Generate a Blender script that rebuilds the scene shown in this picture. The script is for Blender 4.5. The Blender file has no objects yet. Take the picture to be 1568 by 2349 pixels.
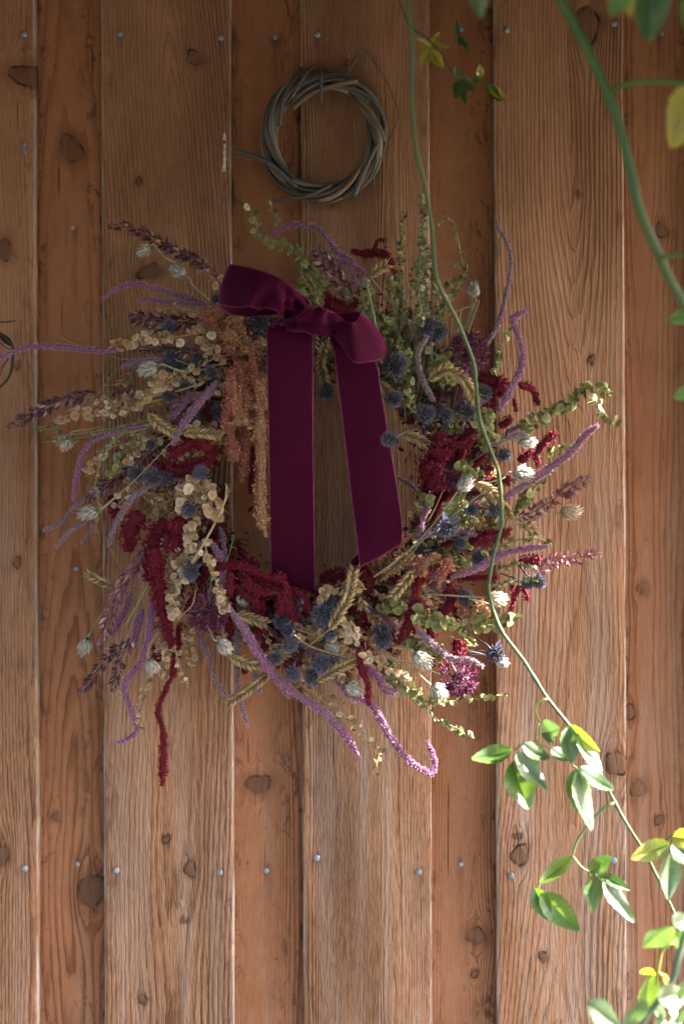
import bpy, math, random
import numpy as np
from mathutils import Vector, Matrix

rng = np.random.default_rng(11)
random.seed(11)
S = bpy.context.scene
COL = S.collection
R = math.radians

# ------------------------------------------------------------------ camera, sky, sun, exposure
D = 2.08            # camera to the face of the wall
ZC = 1.50           # height of the lens above the ground
cam_d = bpy.data.cameras.new("camera")
cam = bpy.data.objects.new("camera", cam_d); COL.objects.link(cam)
cam.location = (0, -D, ZC); cam.rotation_euler = (R(90), 0, 0)
cam_d.sensor_fit = 'VERTICAL'; cam_d.sensor_height = 36.0
cam_d.lens = 36.0 * D / 1.4981
cam_d.clip_start = 0.05; cam_d.clip_end = 2000
cam_d.dof.use_dof = True; cam_d.dof.focus_distance = D - 0.11; cam_d.dof.aperture_fstop = 2.8
S.camera = cam

SUN_EL, SUN_BEHIND = 36.0, 6.0   # the sun stands to the right and a little behind the wall
w = bpy.data.worlds.new("World"); S.world = w; w.use_nodes = True
wn = w.node_tree.nodes; wl = w.node_tree.links
bg = wn['Background']; sky = wn.new('ShaderNodeTexSky'); sky.sky_type = 'NISHITA'; sky.sun_disc = False
sky.sun_elevation = R(SUN_EL); sky.sun_rotation = R(90 - SUN_BEHIND)
sky.air_density = 1.0; sky.dust_density = 2.6; sky.ozone_density = 0.8
wl.new(sky.outputs[0], bg.inputs[0]); bg.inputs[1].default_value = 0.12
sun_d = bpy.data.lights.new("sun", 'SUN'); sun_d.energy = 4.2; sun_d.angle = R(0.6); sun_d.color = (1, .95, .88)
sun = bpy.data.objects.new("sun", sun_d); COL.objects.link(sun)
sd = Vector((math.cos(R(SUN_EL)) * math.cos(R(SUN_BEHIND)), math.cos(R(SUN_EL)) * math.sin(R(SUN_BEHIND)), math.sin(R(SUN_EL))))
sun.rotation_euler = sd.to_track_quat('Z', 'Y').to_euler(); sun.location = (6, 0, 6)
S.view_settings.view_transform = 'Standard'; S.view_settings.look = 'None'
S.view_settings.gamma = 1; S.view_settings.use_curve_mapping = False
S.view_settings.exposure = 3.4
S.render.engine = 'CYCLES'
S.cycles.use_denoising = True
S.cycles.max_bounces = 8
S.cycles.sample_clamp_indirect = 6

# ------------------------------------------------------------------ helpers
def P(x, y, d=0.0):
    """point at distance d before the wall, on the sight line through (x, y) of a 1568 wide view"""
    k = (D - d) / D / 1568.0
    return np.array([(x - 784.0) * k, -d, ZC + (1174.5 - y) * k])
PX = 1 / 1568.0
ZO = {1: (0, 439), 2: (501.8, 439), 3: (940.8, 439), 4: (0, 878), 5: (439, 878), 6: (878, 878),
      7: (125.4, 1254.4), 8: (627.2, 1254.4), 9: (1003.5, 1505.3), 0: None}
def Z(n, pts):
    if n == 0: return [tuple(map(float, p)) for p in pts]
    ox, oy = ZO[n]
    return [(ox + .36 * p[0], oy + .36 * p[1]) for p in pts]

class MB:
    def __init__(s): s.v = []; s.f = []; s.c = []; s.n = 0; s.m = []
    def add(s, V, F, C, mat=0):
        V = np.asarray(V, float).reshape(-1, 3); F = np.asarray(F, int).reshape(-1, 3)
        C = np.asarray(C, float)
        if C.ndim == 1: C = np.broadcast_to(C, (len(V), 3))
        s.v.append(V); s.f.append(F + s.n); s.c.append(C); s.n += len(V); s.m.append(np.full(len(F), mat))
    def inst(s, tv, tf, M, O, C, mat=0, tip=None):
        """n copies of a template: M (n,3,3) maps template rows, O (n,3), C (n,3)"""
        n = len(O); k = len(tv)
        V = np.einsum('kj,njl->nkl', tv, M) + O[:, None, :]
        F = tf[None] + (np.arange(n) * k)[:, None, None]
        CC = np.repeat(C, k, axis=0) if C.ndim == 2 else C.reshape(-1, 3)
        if tip is not None: CC = CC.copy(); CC.reshape(n, k, 3)[:, 3] = tip      # vertex 3 of a needle or floret is its tip
        s.add(V.reshape(-1, 3), F.reshape(-1, 3), CC, mat)
    def build(s, name, mats, parent=None, smooth=True, kind=None, origin=None):
        me = bpy.data.meshes.new(name)
        V = np.concatenate(s.v).astype(np.float32); F = np.concatenate(s.f).astype(np.int32)
        C = np.clip(np.concatenate(s.c), 0, 1).astype(np.float32); Mi = np.concatenate(s.m).astype(np.int32)
        me.vertices.add(len(V)); me.vertices.foreach_set('co', V.ravel())
        me.loops.add(F.size); me.loops.foreach_set('vertex_index', F.ravel())
        me.polygons.add(len(F)); me.polygons.foreach_set('loop_start', np.arange(0, F.size, 3, dtype=np.int32))
        me.polygons.foreach_set('material_index', Mi)
        me.polygons.foreach_set('use_smooth', np.full(len(F), smooth))
        me.update(calc_edges=True)
        a = me.color_attributes.new('tint', 'FLOAT_COLOR', 'POINT')
        a.data.foreach_set('color', np.c_[C, np.ones(len(C))].astype(np.float32).ravel())
        for m in (mats if isinstance(mats, (list, tuple)) else [mats]): me.materials.append(m)
        o = bpy.data.objects.new(name, me); COL.objects.link(o)
        if kind: o['kind'] = kind
        put(o, parent)
        return o
def put(o, parent):
    if parent is not None:
        o.parent = parent
        if parent.parent is None and parent.type == 'EMPTY': o.matrix_parent_inverse = Matrix.Translation(-parent.location)
def empty(name, loc, parent=None):
    o = bpy.data.objects.new(name, None); COL.objects.link(o); o.empty_display_size = .05
    o.location = loc if parent is None else (0, 0, 0)
    put(o, parent); return o
def tag(o, label=None, cat=None, group=None, kind=None):
    for k, v in (('label', label), ('category', cat), ('group', group), ('kind', kind)):
        if v: o[k] = v
    return o
def nrm(a): return a / np.maximum(np.linalg.norm(a, axis=-1, keepdims=True), 1e-9)
def spline(pts, step=None, n=None):
    p = np.asarray(pts, float)
    if len(p) == 2: p = np.array([p[0], (p[0] + p[1]) / 2, p[1]])
    q = np.vstack([2 * p[0] - p[1], p, 2 * p[-1] - p[-2]])
    out = []
    for i in range(1, len(q) - 2):
        t = np.linspace(0, 1, 12, endpoint=False)[:, None]
        a, b, c, d = q[i - 1:i + 3]
        out.append(.5 * (2 * b + (c - a) * t + (2 * a - 5 * b + 4 * c - d) * t ** 2 + (3 * b - a - 3 * c + d) * t ** 3))
    o = np.vstack(out + [p[-1:]])
    L = np.r_[0, np.cumsum(np.linalg.norm(np.diff(o, axis=0), axis=1))]
    if n is None: n = max(3, int(L[-1] / step) + 1)
    s = np.linspace(0, L[-1], n)
    return np.c_[[np.interp(s, L, o[:, k]) for k in range(3)]].T, L[-1]
def frames(p):
    T = nrm(np.gradient(p, axis=0)); up = np.array([0, 1.0, 0.05])
    N = nrm(np.cross(T, up)); B = np.cross(T, N); return T, N, B
def tube(mb, p, r, C, sides=5, mat=0, cap=True):
    T, N, B = frames(p); n = len(p); r = np.broadcast_to(r, (n,)) if np.ndim(r) < 2 else r
    a = np.linspace(0, 2 * math.pi, sides, endpoint=False)
    ring = (np.cos(a)[None, :, None] * N[:, None] + np.sin(a)[None, :, None] * B[:, None]) * np.asarray(r).reshape(n, 1, 1)
    V = (p[:, None] + ring).reshape(-1, 3)
    i = np.arange(n - 1)[:, None] * sides; j = np.arange(sides)[None]; k = (j + 1) % sides
    F = np.stack([np.stack([i + j, i + k, i + sides + k], -1), np.stack([i + j, i + sides + k, i + sides + j], -1)], -2).reshape(-1, 3)
    if cap:
        V = np.vstack([V, p[:1], p[-1:]]); e = n * sides; b = (n - 1) * sides
        F = np.vstack([F, [[(q + 1) % sides, q, e] for q in range(sides)], [[b + q, b + (q + 1) % sides, e + 1] for q in range(sides)]])
    if np.ndim(C) == 2: C = np.vstack([np.repeat(C, sides, axis=0)] + ([C[:1], C[-1:]] if cap else []))
    mb.add(V, F, C, mat)
def basis(X, Zd):
    """rows X (side), Y, Z (long axis) from long axes Zd and hints X"""
    Zd = nrm(Zd); Xn = nrm(X - (X * Zd).sum(-1, keepdims=True) * Zd); Y = np.cross(Zd, Xn)
    return np.stack([Xn, Y, Zd], axis=1)
def pick(pal, n, j=.12):
    pal = np.asarray(pal, float); c = pal[rng.integers(0, len(pal), n)]
    return c * (1 + rng.normal(0, j, (n, 1)))
# templates: long axis z, base at the origin
T_FLORET = (np.array([[.5, 0, .25], [-.25, .43, .25], [-.25, -.43, .25], [0, 0, 1.], [0, 0, 0]]), np.array([[0, 1, 3], [1, 2, 3], [2, 0, 3], [1, 0, 4], [2, 1, 4], [0, 2, 4]]))
T_NEEDLE = (np.array([[1, 0, 0], [-.5, .87, 0], [-.5, -.87, 0], [0, 0, 1.]]), np.array([[0, 1, 3], [1, 2, 3], [2, 0, 3]]))
T_HUSK = (np.array([[0, 0, 0], [.5, .12, .45], [0, -.14, .5], [-.5, .12, .45], [0, .05, 1.], [0, .2, .5]]),
          np.array([[0, 1, 2], [0, 2, 3], [1, 4, 2], [2, 4, 3], [0, 5, 1], [0, 3, 5], [1, 5, 4], [3, 4, 5]]))
def spindle(rings=((.0, .0), (.12, .6), (.45, 1.), (.75, .7), (1., .08)), sides=6):
    V = []; F = []
    for z, r in rings:
        for k in range(sides):
            a = 2 * math.pi * k / sides; V.append((math.cos(a) * .5 * r, math.sin(a) * .4 * r, z))
    for i in range(len(rings) - 1):
        for k in range(sides):
            a, b = i * sides + k, i * sides + (k + 1) % sides
            F += [(a, b, b + sides), (a, b + sides, a + sides)]
    return np.array(V, float), np.array(F)
T_GRAIN = spindle()
def lens():
    V = [(.1, .1, .13)]; 
    for k in range(9):
        a = 2 * math.pi * k / 9; V.append((math.cos(a) * (.92 if k else 1.18), math.sin(a) * .95, .10 * math.cos(2 * a)))
    V.append((0, 0, -.06)); F = []
    for k in range(9):
        a, b = 1 + k, 1 + (k + 1) % 9; F += [(0, a, b), (10, b, a)]
    return np.array(V, float), np.array(F)
T_LENS = lens()

# ------------------------------------------------------------------ materials
class G:
    """little shader-graph writer"""
    def __init__(s, name):
        s.m = bpy.data.materials.new(name); s.m.use_nodes = True; s.t = s.m.node_tree; s.t.nodes.clear()
        s.out = s.t.nodes.new('ShaderNodeOutputMaterial')
    def n(s, typ, **kw):
        o = s.t.nodes.new(typ)
        for k, v in kw.items(): setattr(o, k, v)
        return o
    def L(s, a, b): s.t.links.new(a, b)
    def set(s, sock, v):
        if isinstance(v, bpy.types.NodeSocket): s.L(v, sock)
        elif v is not None: sock.default_value = v
    def M(s, op, a, b=None, c=None, clamp=False):
        o = s.n('ShaderNodeMath', operation=op, use_clamp=clamp)
        for i, v in enumerate((a, b, c)):
            if v is not None: s.set(o.inputs[i], v)
        return o.outputs[0]
    def mix(s, f, a, b, mode='MIX'):
        o = s.n('ShaderNodeMix', data_type='RGBA', blend_type=mode); s.set(o.inputs[0], f)
        for sock, v in ((o.inputs[6], a), (o.inputs[7], b)):
            s.set(sock, v if isinstance(v, bpy.types.NodeSocket) else (*v, 1) if len(v) == 3 else v)
        return o.outputs[2]
    def noise(s, vec, scale, detail=3, rough=.5, dist=0):
        o = s.n('ShaderNodeTexNoise'); s.L(vec, o.inputs['Vector']); o.inputs['Scale'].default_value = scale
        o.inputs['Detail'].default_value = detail; o.inputs['Roughness'].default_value = rough; o.inputs['Distortion'].default_value = dist
        return o.outputs['Fac']
    def mapping(s, vec, scale=(1, 1, 1), rot=(0, 0, 0), loc=(0, 0, 0)):
        o = s.n('ShaderNodeMapping'); s.L(vec, o.inputs[0]); o.inputs[1].default_value = loc; o.inputs[2].default_value = rot; o.inputs[3].default_value = scale
        return o.outputs[0]
    def ramp(s, f, a, b, lo=0., hi=1.):
        o = s.n('ShaderNodeMapRange', interpolation_type='SMOOTHSTEP'); s.set(o.inputs[0], f)
        for i, v in zip((1, 2, 3, 4), (a, b, lo, hi)): o.inputs[i].default_value = v
        return o.outputs[0]
    def attr(s, name): 
        return s.n('ShaderNodeAttribute', attribute_name=name)
    def bsdf(s, color, rough=.7, **kw):
        o = s.n('ShaderNodeBsdfPrincipled'); s.set(o.inputs['Base Color'], color if isinstance(color, bpy.types.NodeSocket) else (*color, 1))
        s.set(o.inputs['Roughness'], rough)
        for k, v in kw.items(): s.set(o.inputs[k.replace('_', ' ')], v)
        return o
    def bump(s, h, strength=.5, dist=.001):
        o = s.n('ShaderNodeBump'); o.inputs['Strength'].default_value = strength; o.inputs['Distance'].default_value = dist; s.L(h, o.inputs['Height'])
        return o.outputs[0]
    def done(s, sh): s.L(sh, s.out.inputs[0]); return s.m
def tinted(name, rough=.8, transl=0., sheen=0., spec=.3, coat=0., tgain=(1, 1, 1), var=.0):
    g = G(name); c = g.attr('tint').outputs['Color']
    if var:
        tc = g.n('ShaderNodeTexCoord').outputs['Object']
        f = g.noise(tc, 900, 2); c = g.mix(g.ramp(f, .3, .7, 0., var), c, (.02, .015, .01))
    if 'leaf' in name:
        tc = g.n('ShaderNodeTexCoord').outputs['Object']; c = g.mix(g.ramp(g.noise(tc, 130, 4, .6), .66, .72, 0, .7), c, (.20, .11, .03)); c = g.mix(g.ramp(g.noise(tc, 34, 3), .45, .7, 0, .35), c, (.22, .25, .05))
    b = g.bsdf(c, rough, Specular_IOR_Level=spec, Sheen_Weight=sheen, Sheen_Roughness=.4, Coat_Weight=coat, Coat_Roughness=.25)
    if sheen: g.L(c, b.inputs['Sheen Tint'])
    if transl:
        t = g.n('ShaderNodeBsdfTranslucent'); g.L(g.mix(1., c, tgain, 'MULTIPLY'), t.inputs[0])
        m = g.n('ShaderNodeMixShader'); m.inputs[0].default_value = transl; g.L(b.outputs[0], m.inputs[1]); g.L(t.outputs[0], m.inputs[2])
        return g.done(m.outputs[0])
    return g.done(b.outputs[0])
M_DRY = tinted('dried_stalk', .8, var=.25)
M_PETAL = tinted('dried_petal', .75, .2, .3)
M_PAPER = tinted('papery_bract', .45, .3, 0, .4)
M_DISC = tinted('seed_disc', .6, .25, 0, .35)
M_GLOSS = tinted('glossy_husk', .38, .1, 0, .5)
M_LEAF = tinted('vine_leaf', .46, .36, 0, .75, .6, (1.5, 1.6, .6))
M_VINE = tinted('vine_stem', .42, .0, 0, .5)
M_TWIG = tinted('willow_bark', .5, 0, 0, .4, var=.4)
M_DARK = tinted('dark_twig', .6)

def velvet():
    g = G('burgundy_velvet'); tc = g.n('ShaderNodeTexCoord').outputs['Object']
    f = g.noise(tc, 60, 4, .6); h = g.noise(tc, 1400, 2)
    c = g.mix(f, (.036, .0008, .012), (.060, .0016, .022))
    b = g.bsdf(c, .85, Specular_IOR_Level=.1, Sheen_Weight=.7, Sheen_Roughness=.25, Sheen_Tint=(.80, .07, .42, 1))
    lint = g.noise(tc, 420, 2, .5); wav = g.noise(g.mapping(tc, (16, 16, 5)), 1, 2)
    g.L(g.ramp(g.noise(g.mapping(tc, (40, 40, 12)), 1, 4, .6, .5), .3, .7, .55, 1.), b.inputs['Sheen Weight'])
    g.L(g.mix(g.ramp(lint, .76, .79, 0, .35), c, (.35, .2, .28)), b.inputs['Base Color'])
    g.L(g.bump(g.M('ADD', g.M('MULTIPLY', h, .15), g.M('MULTIPLY', wav, 4.)), .35, .0018), b.inputs['Normal'])
    return g.done(b.outputs[0])
M_VELVET = velvet()
def galvanised():
    g = G('galvanised_steel'); tc = g.n('ShaderNodeTexCoord').outputs['Object']
    c = g.mix(g.noise(tc, 500, 3), (.20, .22, .25), (.42, .46, .52))
    return g.done(g.bsdf(c, .55, Metallic=.35).outputs[0])
M_NAIL = galvanised()
def plain(name, c, rough=.8, scale=30, amt=.3):
    g = G(name); tc = g.n('ShaderNodeTexCoord').outputs['Object']
    return g.done(g.bsdf(g.mix(g.noise(tc, scale, 6, .6), tuple(x * (1 - amt) for x in c), tuple(x * (1 + amt) for x in c)), rough).outputs[0])

def wood(name, light, dark, rough_sawn, seed, speck=.0, grey=.0, relief=1.0):
    """grain, rings and knots follow the per-vertex fields 'phase' (ring count) and 'knot' (distance / knot radius)"""
    g = G(name); tc = g.n('ShaderNodeTexCoord').outputs['Object']
    tc = g.mapping(tc, loc=(seed * 3.7, seed * 1.3, seed * 5.1))
    ph = g.attr('phase').outputs['Fac']; kn = g.attr('knot').outputs['Fac']; kp = g.attr('kphase').outputs['Fac']
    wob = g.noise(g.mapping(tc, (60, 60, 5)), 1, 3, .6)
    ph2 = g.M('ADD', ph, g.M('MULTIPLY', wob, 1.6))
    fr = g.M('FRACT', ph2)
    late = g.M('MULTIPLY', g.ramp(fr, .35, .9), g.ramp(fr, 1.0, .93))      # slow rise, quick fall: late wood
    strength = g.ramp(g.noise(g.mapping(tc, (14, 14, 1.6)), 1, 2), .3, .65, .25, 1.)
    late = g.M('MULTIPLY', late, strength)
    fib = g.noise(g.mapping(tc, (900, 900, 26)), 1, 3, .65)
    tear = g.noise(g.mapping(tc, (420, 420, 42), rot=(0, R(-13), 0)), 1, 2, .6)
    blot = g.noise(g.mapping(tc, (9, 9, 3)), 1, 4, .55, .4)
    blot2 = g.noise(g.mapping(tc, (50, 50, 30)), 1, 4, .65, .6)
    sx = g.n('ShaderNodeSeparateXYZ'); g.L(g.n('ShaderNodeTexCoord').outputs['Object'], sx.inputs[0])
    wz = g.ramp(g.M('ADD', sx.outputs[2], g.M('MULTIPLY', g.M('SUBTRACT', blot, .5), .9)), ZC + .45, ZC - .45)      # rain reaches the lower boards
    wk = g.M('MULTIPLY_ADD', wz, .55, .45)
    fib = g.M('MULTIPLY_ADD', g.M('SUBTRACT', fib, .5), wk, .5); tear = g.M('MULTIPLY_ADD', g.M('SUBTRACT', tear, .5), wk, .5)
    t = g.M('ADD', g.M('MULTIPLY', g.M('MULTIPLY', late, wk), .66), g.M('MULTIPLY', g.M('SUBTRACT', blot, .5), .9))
    t = g.M('ADD', t, g.M('MULTIPLY', g.M('SUBTRACT', fib, .5), 1.0))  # fibre and tear tint, contrast raised to put groove shading into the colour
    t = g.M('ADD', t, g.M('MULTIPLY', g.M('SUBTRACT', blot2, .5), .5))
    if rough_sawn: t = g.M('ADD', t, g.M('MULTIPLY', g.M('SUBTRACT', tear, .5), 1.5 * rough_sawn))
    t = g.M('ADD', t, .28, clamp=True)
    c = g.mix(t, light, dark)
    if grey:
        gm = g.ramp(g.noise(g.mapping(tc, (26, 26, 1.4)), 1, 4, .6), .42, .7, 0, grey)
        c = g.mix(g.M('MULTIPLY', gm, g.M('MULTIPLY_ADD', wz, 1.3, .1), clamp=True), c, (.44, .318, .262))
    if speck:
        s1 = g.noise(g.mapping(tc, (150, 150, 75)), 1, 3, .7, .8); s2 = g.noise(g.mapping(tc, (11, 11, 6)), 1, 2)
        c = g.mix(g.M('MULTIPLY', g.ramp(s1, .58, .74, 0, speck), g.ramp(s2, .4, .62)), c, (.035, .018, .010))
        s3 = g.noise(g.mapping(tc, (36, 36, 20)), 1, 5, .75, 1.6)
        c = g.mix(g.ramp(s3, .66, .74, 0, speck * .9), c, (.03, .016, .010))
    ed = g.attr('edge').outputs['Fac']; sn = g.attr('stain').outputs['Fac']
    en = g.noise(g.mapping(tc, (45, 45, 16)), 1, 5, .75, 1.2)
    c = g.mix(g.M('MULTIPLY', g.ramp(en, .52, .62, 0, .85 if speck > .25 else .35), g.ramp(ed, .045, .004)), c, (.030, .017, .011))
    c = g.mix(g.M('MULTIPLY', sn, g.ramp(g.noise(g.mapping(tc, (300, 300, 30)), 1, 3), .3, .7, .25, .8)), c, (.050, .032, .026))
    big = g.noise(g.mapping(tc, (5, 5, 2.2)), 1, 3, .6, .5)
    c = g.mix(g.ramp(big, .45, .75, 0, .35), c, tuple(x * y for x, y in zip(dark, (1.3, 1.15, 1.0))))
    cr = g.noise(g.mapping(tc, (130, 130, 3.5)), 1, 2, .5)
    c = g.mix(g.M('MULTIPLY', g.ramp(cr, .695, .72, 0, .8), g.ramp(g.noise(g.mapping(tc, (20, 20, 6)), 1, 2), .5, .6)), c, (.03, .017, .012))
    if rough_sawn > .5: c = g.mix(g.M('MULTIPLY', g.ramp(ed, .0040, .0008, 0, .8), g.ramp(g.noise(g.mapping(tc, (60, 60, 9)), 1, 3), .35, .6)), c, (.50, .42, .37))  # pale edge tint: wear plus the lit edge line, put into the colour
    # knots
    inside = g.M('MULTIPLY', g.ramp(kn, 1.06, .9), g.ramp(g.attr('kstr').outputs['Fac'], 0, 1, .45, .95)); rim = g.M('MULTIPLY', g.ramp(kn, .84, 1.0), g.ramp(kn, 1.18, 1.02)); halo = g.ramp(kn, 2.3, 1.0, 0, .35)
    kr = g.M('MULTIPLY_ADD', g.M('SINE', g.M('MULTIPLY', kp, 6.283)), .5, .5)
    c = g.mix(halo, c, tuple(x * .62 for x in dark))
    kc = g.mix(g.M('MULTIPLY_ADD', kr, .5, g.M('MULTIPLY', g.M('SUBTRACT', blot2, .5), 1.6)), (.17, .082, .046), (.095, .042, .027))
    c = g.mix(inside, c, kc)
    rimn = g.M('MULTIPLY', rim, g.ramp(g.noise(g.mapping(tc, (60, 60, 60)), 1, 3), .42, .66, .0, .85))
    c = g.mix(rimn, c, (.018, .010, .008))
    h = g.M('MULTIPLY', late, .9)
    h = g.M('ADD', h, g.M('MULTIPLY', fib, .35))
    if rough_sawn: h = g.M('ADD', h, g.M('MULTIPLY', tear, 1.3 * rough_sawn))
    h = g.M('SUBTRACT', h, g.M('MULTIPLY', rimn, 1.2))
    b = g.bsdf(c, g.ramp(t, 0, 1, .72, .88), Specular_IOR_Level=.25)
    g.L(g.bump(h, 1., .0024 * relief), b.inputs['Normal'])
    return g.done(b.outputs[0])

# ------------------------------------------------------------------ ground, roof
def box(mb, x0, x1, y0, y1, z0, z1, C=(.3, .2, .1), mat=0):
    V = [(x, y, z) for x in (x0, x1) for y in (y0, y1) for z in (z0, z1)]
    Q = [(0, 1, 3, 2), (4, 6, 7, 5), (0, 4, 5, 1), (2, 3, 7, 6), (0, 2, 6, 4), (1, 5, 7, 3)]
    mb.add(V, [t for a, b, c, d in Q for t in ((a, b, c), (a, c, d))], C, mat)
mb = MB(); mb.add([(-400, -400, 0), (400, -400, 0), (400, 400, 0), (-400, 400, 0)], [(0, 1, 2), (0, 2, 3)], (.3, .26, .2))
tag(mb.build('ground', plain('dark_gravel', (.065, .058, .045), .9, 60, .25), smooth=False), 'dark gravel ground in front of the board wall', kind='structure')
ROOF_X1, ROOF_Y0, ROOF_Z = 1.20, -2.5, ZC + 0.79
roof = tag(empty('porch_roof', (-.7, 0, ROOF_Z)), 'dark timber porch roof above the board wall', 'roof')
M_ROOF = plain('roof_timber', (.10, .06, .04), .85, 12, .4)
mb = MB(); box(mb, -3.0, ROOF_X1, ROOF_Y0, .12, ROOF_Z, ROOF_Z + .03); mb.build('roof_deck', M_ROOF, roof, smooth=False)
for k in range(7):
    x = -2.9 + k * .72
    mb = MB(); box(mb, x, x + .05, ROOF_Y0 + .02, .02, ROOF_Z + .032, ROOF_Z + .12); mb.build('rafter', M_ROOF, roof, smooth=False)

mb = MB(); nx_, nz_ = 90, 30
gx, gz = np.meshgrid(np.linspace(-3.4, 1.1, nx_), np.linspace(0, 2.45, nz_)); gy = -4.6 + .12 * rng.normal(size=gx.shape) - .5 * np.clip(gz - 2.1, 0, 1); gz = gz + .06 * rng.normal(size=gx.shape)
V_ = np.stack([gx, gy, gz], -1).reshape(-1, 3); V_ = np.vstack([V_, V_ * [1, 0, 1] + [0, -5.6, 0]]); a_ = (np.arange(nz_ - 1)[:, None] * nx_ + np.arange(nx_ - 1)[None]); k_ = nx_ * nz_
F_ = np.stack([np.stack([a_, a_ + 1, a_ + nx_ + 1], -1), np.stack([a_, a_ + nx_ + 1, a_ + nx_], -1)], -2).reshape(-1, 3); top_ = (nz_ - 1) * nx_ + np.arange(nx_ - 1)
F_ = np.vstack([F_, F_[:, ::-1] + k_, np.stack([top_, top_ + 1, top_ + 1 + k_], 1), np.stack([top_, top_ + 1 + k_, top_ + k_], 1)])
mb.add(V_, F_, (.05, .09, .03)); tag(mb.build('light_block_hedge', plain('light_block_green', (.045, .075, .025), .8, 25, .5), smooth=False), 'unseen green hedge added to block light from the front', 'hedge')  # unseen, added to block low sky light from the front
side = tag(empty('light_block_wall', (-2.6, -1.1, 0)), 'unseen boarded side wall added to block light from the left', 'wall')  # unseen, added to block light from the left
for k in range(11):
    mb = MB(); box(mb, -2.64 + .012 * (k % 2), -2.61 + .012 * (k % 2), -.01 - .21 * (k + 1), -.01 - .21 * k - .004, 0, ROOF_Z - .004); mb.build('board', M_ROOF, side, smooth=False)

# ------------------------------------------------------------------ the board wall
wall = tag(empty('board_wall', (0, 0.03, 0)), 'brown vertical board wall of rough overlapping planks studded with nail heads', 'wall')
TILT = -8.0 / 2349      # the boards lean a hair: x shifts with height
NAILS = [(57, 79, 7), (277, 78, 7), (507, 87, 7), (728, 80, 7), (631, 86, 6), (1163, 70, 7), (1407, 55, 7), (1058, 68, 6), (167, 522, 6), (175, 1305, 6), (57, 1992, 8),
                  (178, 1982, 6), (267, 1996, 7.5), (504, 2001, 7.5), (611, 1997, 6.5), (726, 1968, 8), (958, 2000, 8), (1056, 1983, 6.5), (1171, 2008, 8), (1406, 1973, 8),
                  (1518, 76, 6), (895, 638, 7)]
def board_kind(px): return max(B[2] for B in BOARDS if B[0] <= px <= B[1])
def px2x(p, y=1174.5): return (p - 784) * PX
def make_board(x0, x1, cover, knots, mat, kindph, seedv, freq, name='board', step=.0025):
    """knots: (px, py, rx, ry) in view pixels"""
    r = np.random.default_rng(seedv)
    xa, xb = px2x(x0), px2x(x1); z0, z1 = .0, ROOF_Z - .004
    yf = 0.0 if cover else .021
    nx = int((xb - xa) / step) + 1
    zin = np.arange(ZC - .80, ROOF_Z - .008, .004)
    zs = np.r_[z0, np.linspace(z0 + .05, ZC - .81, 12), zin, np.linspace(ZC + .802, z1, 4)[:0], z1]
    xs = np.linspace(xa, xb, nx)
    Xg, Zg = np.meshgrid(xs, zs)          # rows z
    wob = lambda zz, a, f, q: a * np.sin(zz * f + q) + a * .5 * np.sin(zz * f * 2.3 + q * 1.7)
    X = Xg.copy(); kst = np.zeros(Xg.shape); kn = np.full(Xg.shape, 4.0); kp = np.zeros(Xg.shape)
    push = np.zeros(Xg.shape)
    for (kx, ky, rx, ry) in knots:
        cx, cz = px2x(kx) , ZC + (1174.5 - ky) * PX; cx -= 0
        cx = cx - TILT * (cz - ZC)
        a, b = rx * PX, ry * PX
        u = (Xg - cx) / a; v = (Zg - cz) / b
        ang = np.arctan2(v, u); rr = np.hypot(u, v) * (1 + .13 * np.sin(2 * ang + kx) + .09 * np.sin(3 * ang + ky) + .05 * np.sin(5 * ang + kx * 3)); kst = np.where(rr < kn, r.uniform(.15, 1.0), kst)
        kp = np.where(rr < kn, rr * max(2, a / .0035), kp); kn = np.minimum(kn, rr)
        vv = v / 2.3
        push += np.clip(a * u / np.maximum(u ** 2 + vv ** 2, .8), -a * 1.1, a * 1.1) * np.exp(-np.maximum(np.hypot(u, vv) - 1, 0) * .35)
    Xd = X - push
    xc = (xa + xb) / 2
    if kindph == 'flat':      # flat-sawn: distance from a wandering pith under the face gives arches
        hx = xc + wob(Zg, .018, 2.1, seedv) + .012
        h = .030 + .022 * np.sin(Zg * 3.1 + seedv) + .01 * np.sin(Zg * 7.3 + seedv * 2)
        phase = np.sqrt((Xd - hx) ** 2 + h ** 2) * freq + Zg * 1.2
    else:
        hx = xa - .25 if kindph == 'left' else xb + .25
        phase = np.abs(Xd - hx + wob(Zg, .006, 3.0, seedv)) * freq * (1 + .2 * np.sin((Xd - xa) * 30 + seedv)) + .3 * np.sin(Zg * 9)
    # surface: slight cupping, worn long edges, shallow chatter
    e = np.minimum(Xg - xa, xb - Xg); 
    Y = yf + .0016 * np.exp(-e / .0022) + .0008 * np.sin(Zg * 5 + seedv) + .0006 * np.sin(Xg * 60 + Zg * 11 + seedv)
    Y = Y + np.where((kn < 1.15) & (kn > .85), .0012, 0) + np.where(kn < .85, -.0004, 0)
    stain = np.zeros(Xg.shape)
    for (nxp, nyp, _) in NAILS:
        if x0 <= nxp <= x1 and (cover or board_kind(nxp) == 0):
            cx = px2x(nxp); cz = ZC + (1174.5 - nyp) * PX; cx -= TILT * (cz - ZC); dz = cz - Zg
            stain = np.maximum(stain, np.exp(-((Xg - cx) / .0042) ** 2) * np.where(dz > 0, np.exp(-dz / r.uniform(.012, .05)), np.exp(-(dz / .006) ** 2)))
    nz = np.interp(zs, np.linspace(z0, z1, 400), np.convolve(r.normal(0, 1, 420), np.ones(21) / 21, 'valid')[:400])
    nz2 = np.interp(zs, np.linspace(z0, z1, 400), np.convolve(r.normal(0, 1, 420), np.ones(21) / 21, 'valid')[:400])
    Xo = Xg.copy(); Xo[:, 0] += nz * .0016; Xo[:, -1] += nz2 * .0016
    Xo = Xo + TILT * (ZC - Zg) * -1
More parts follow.
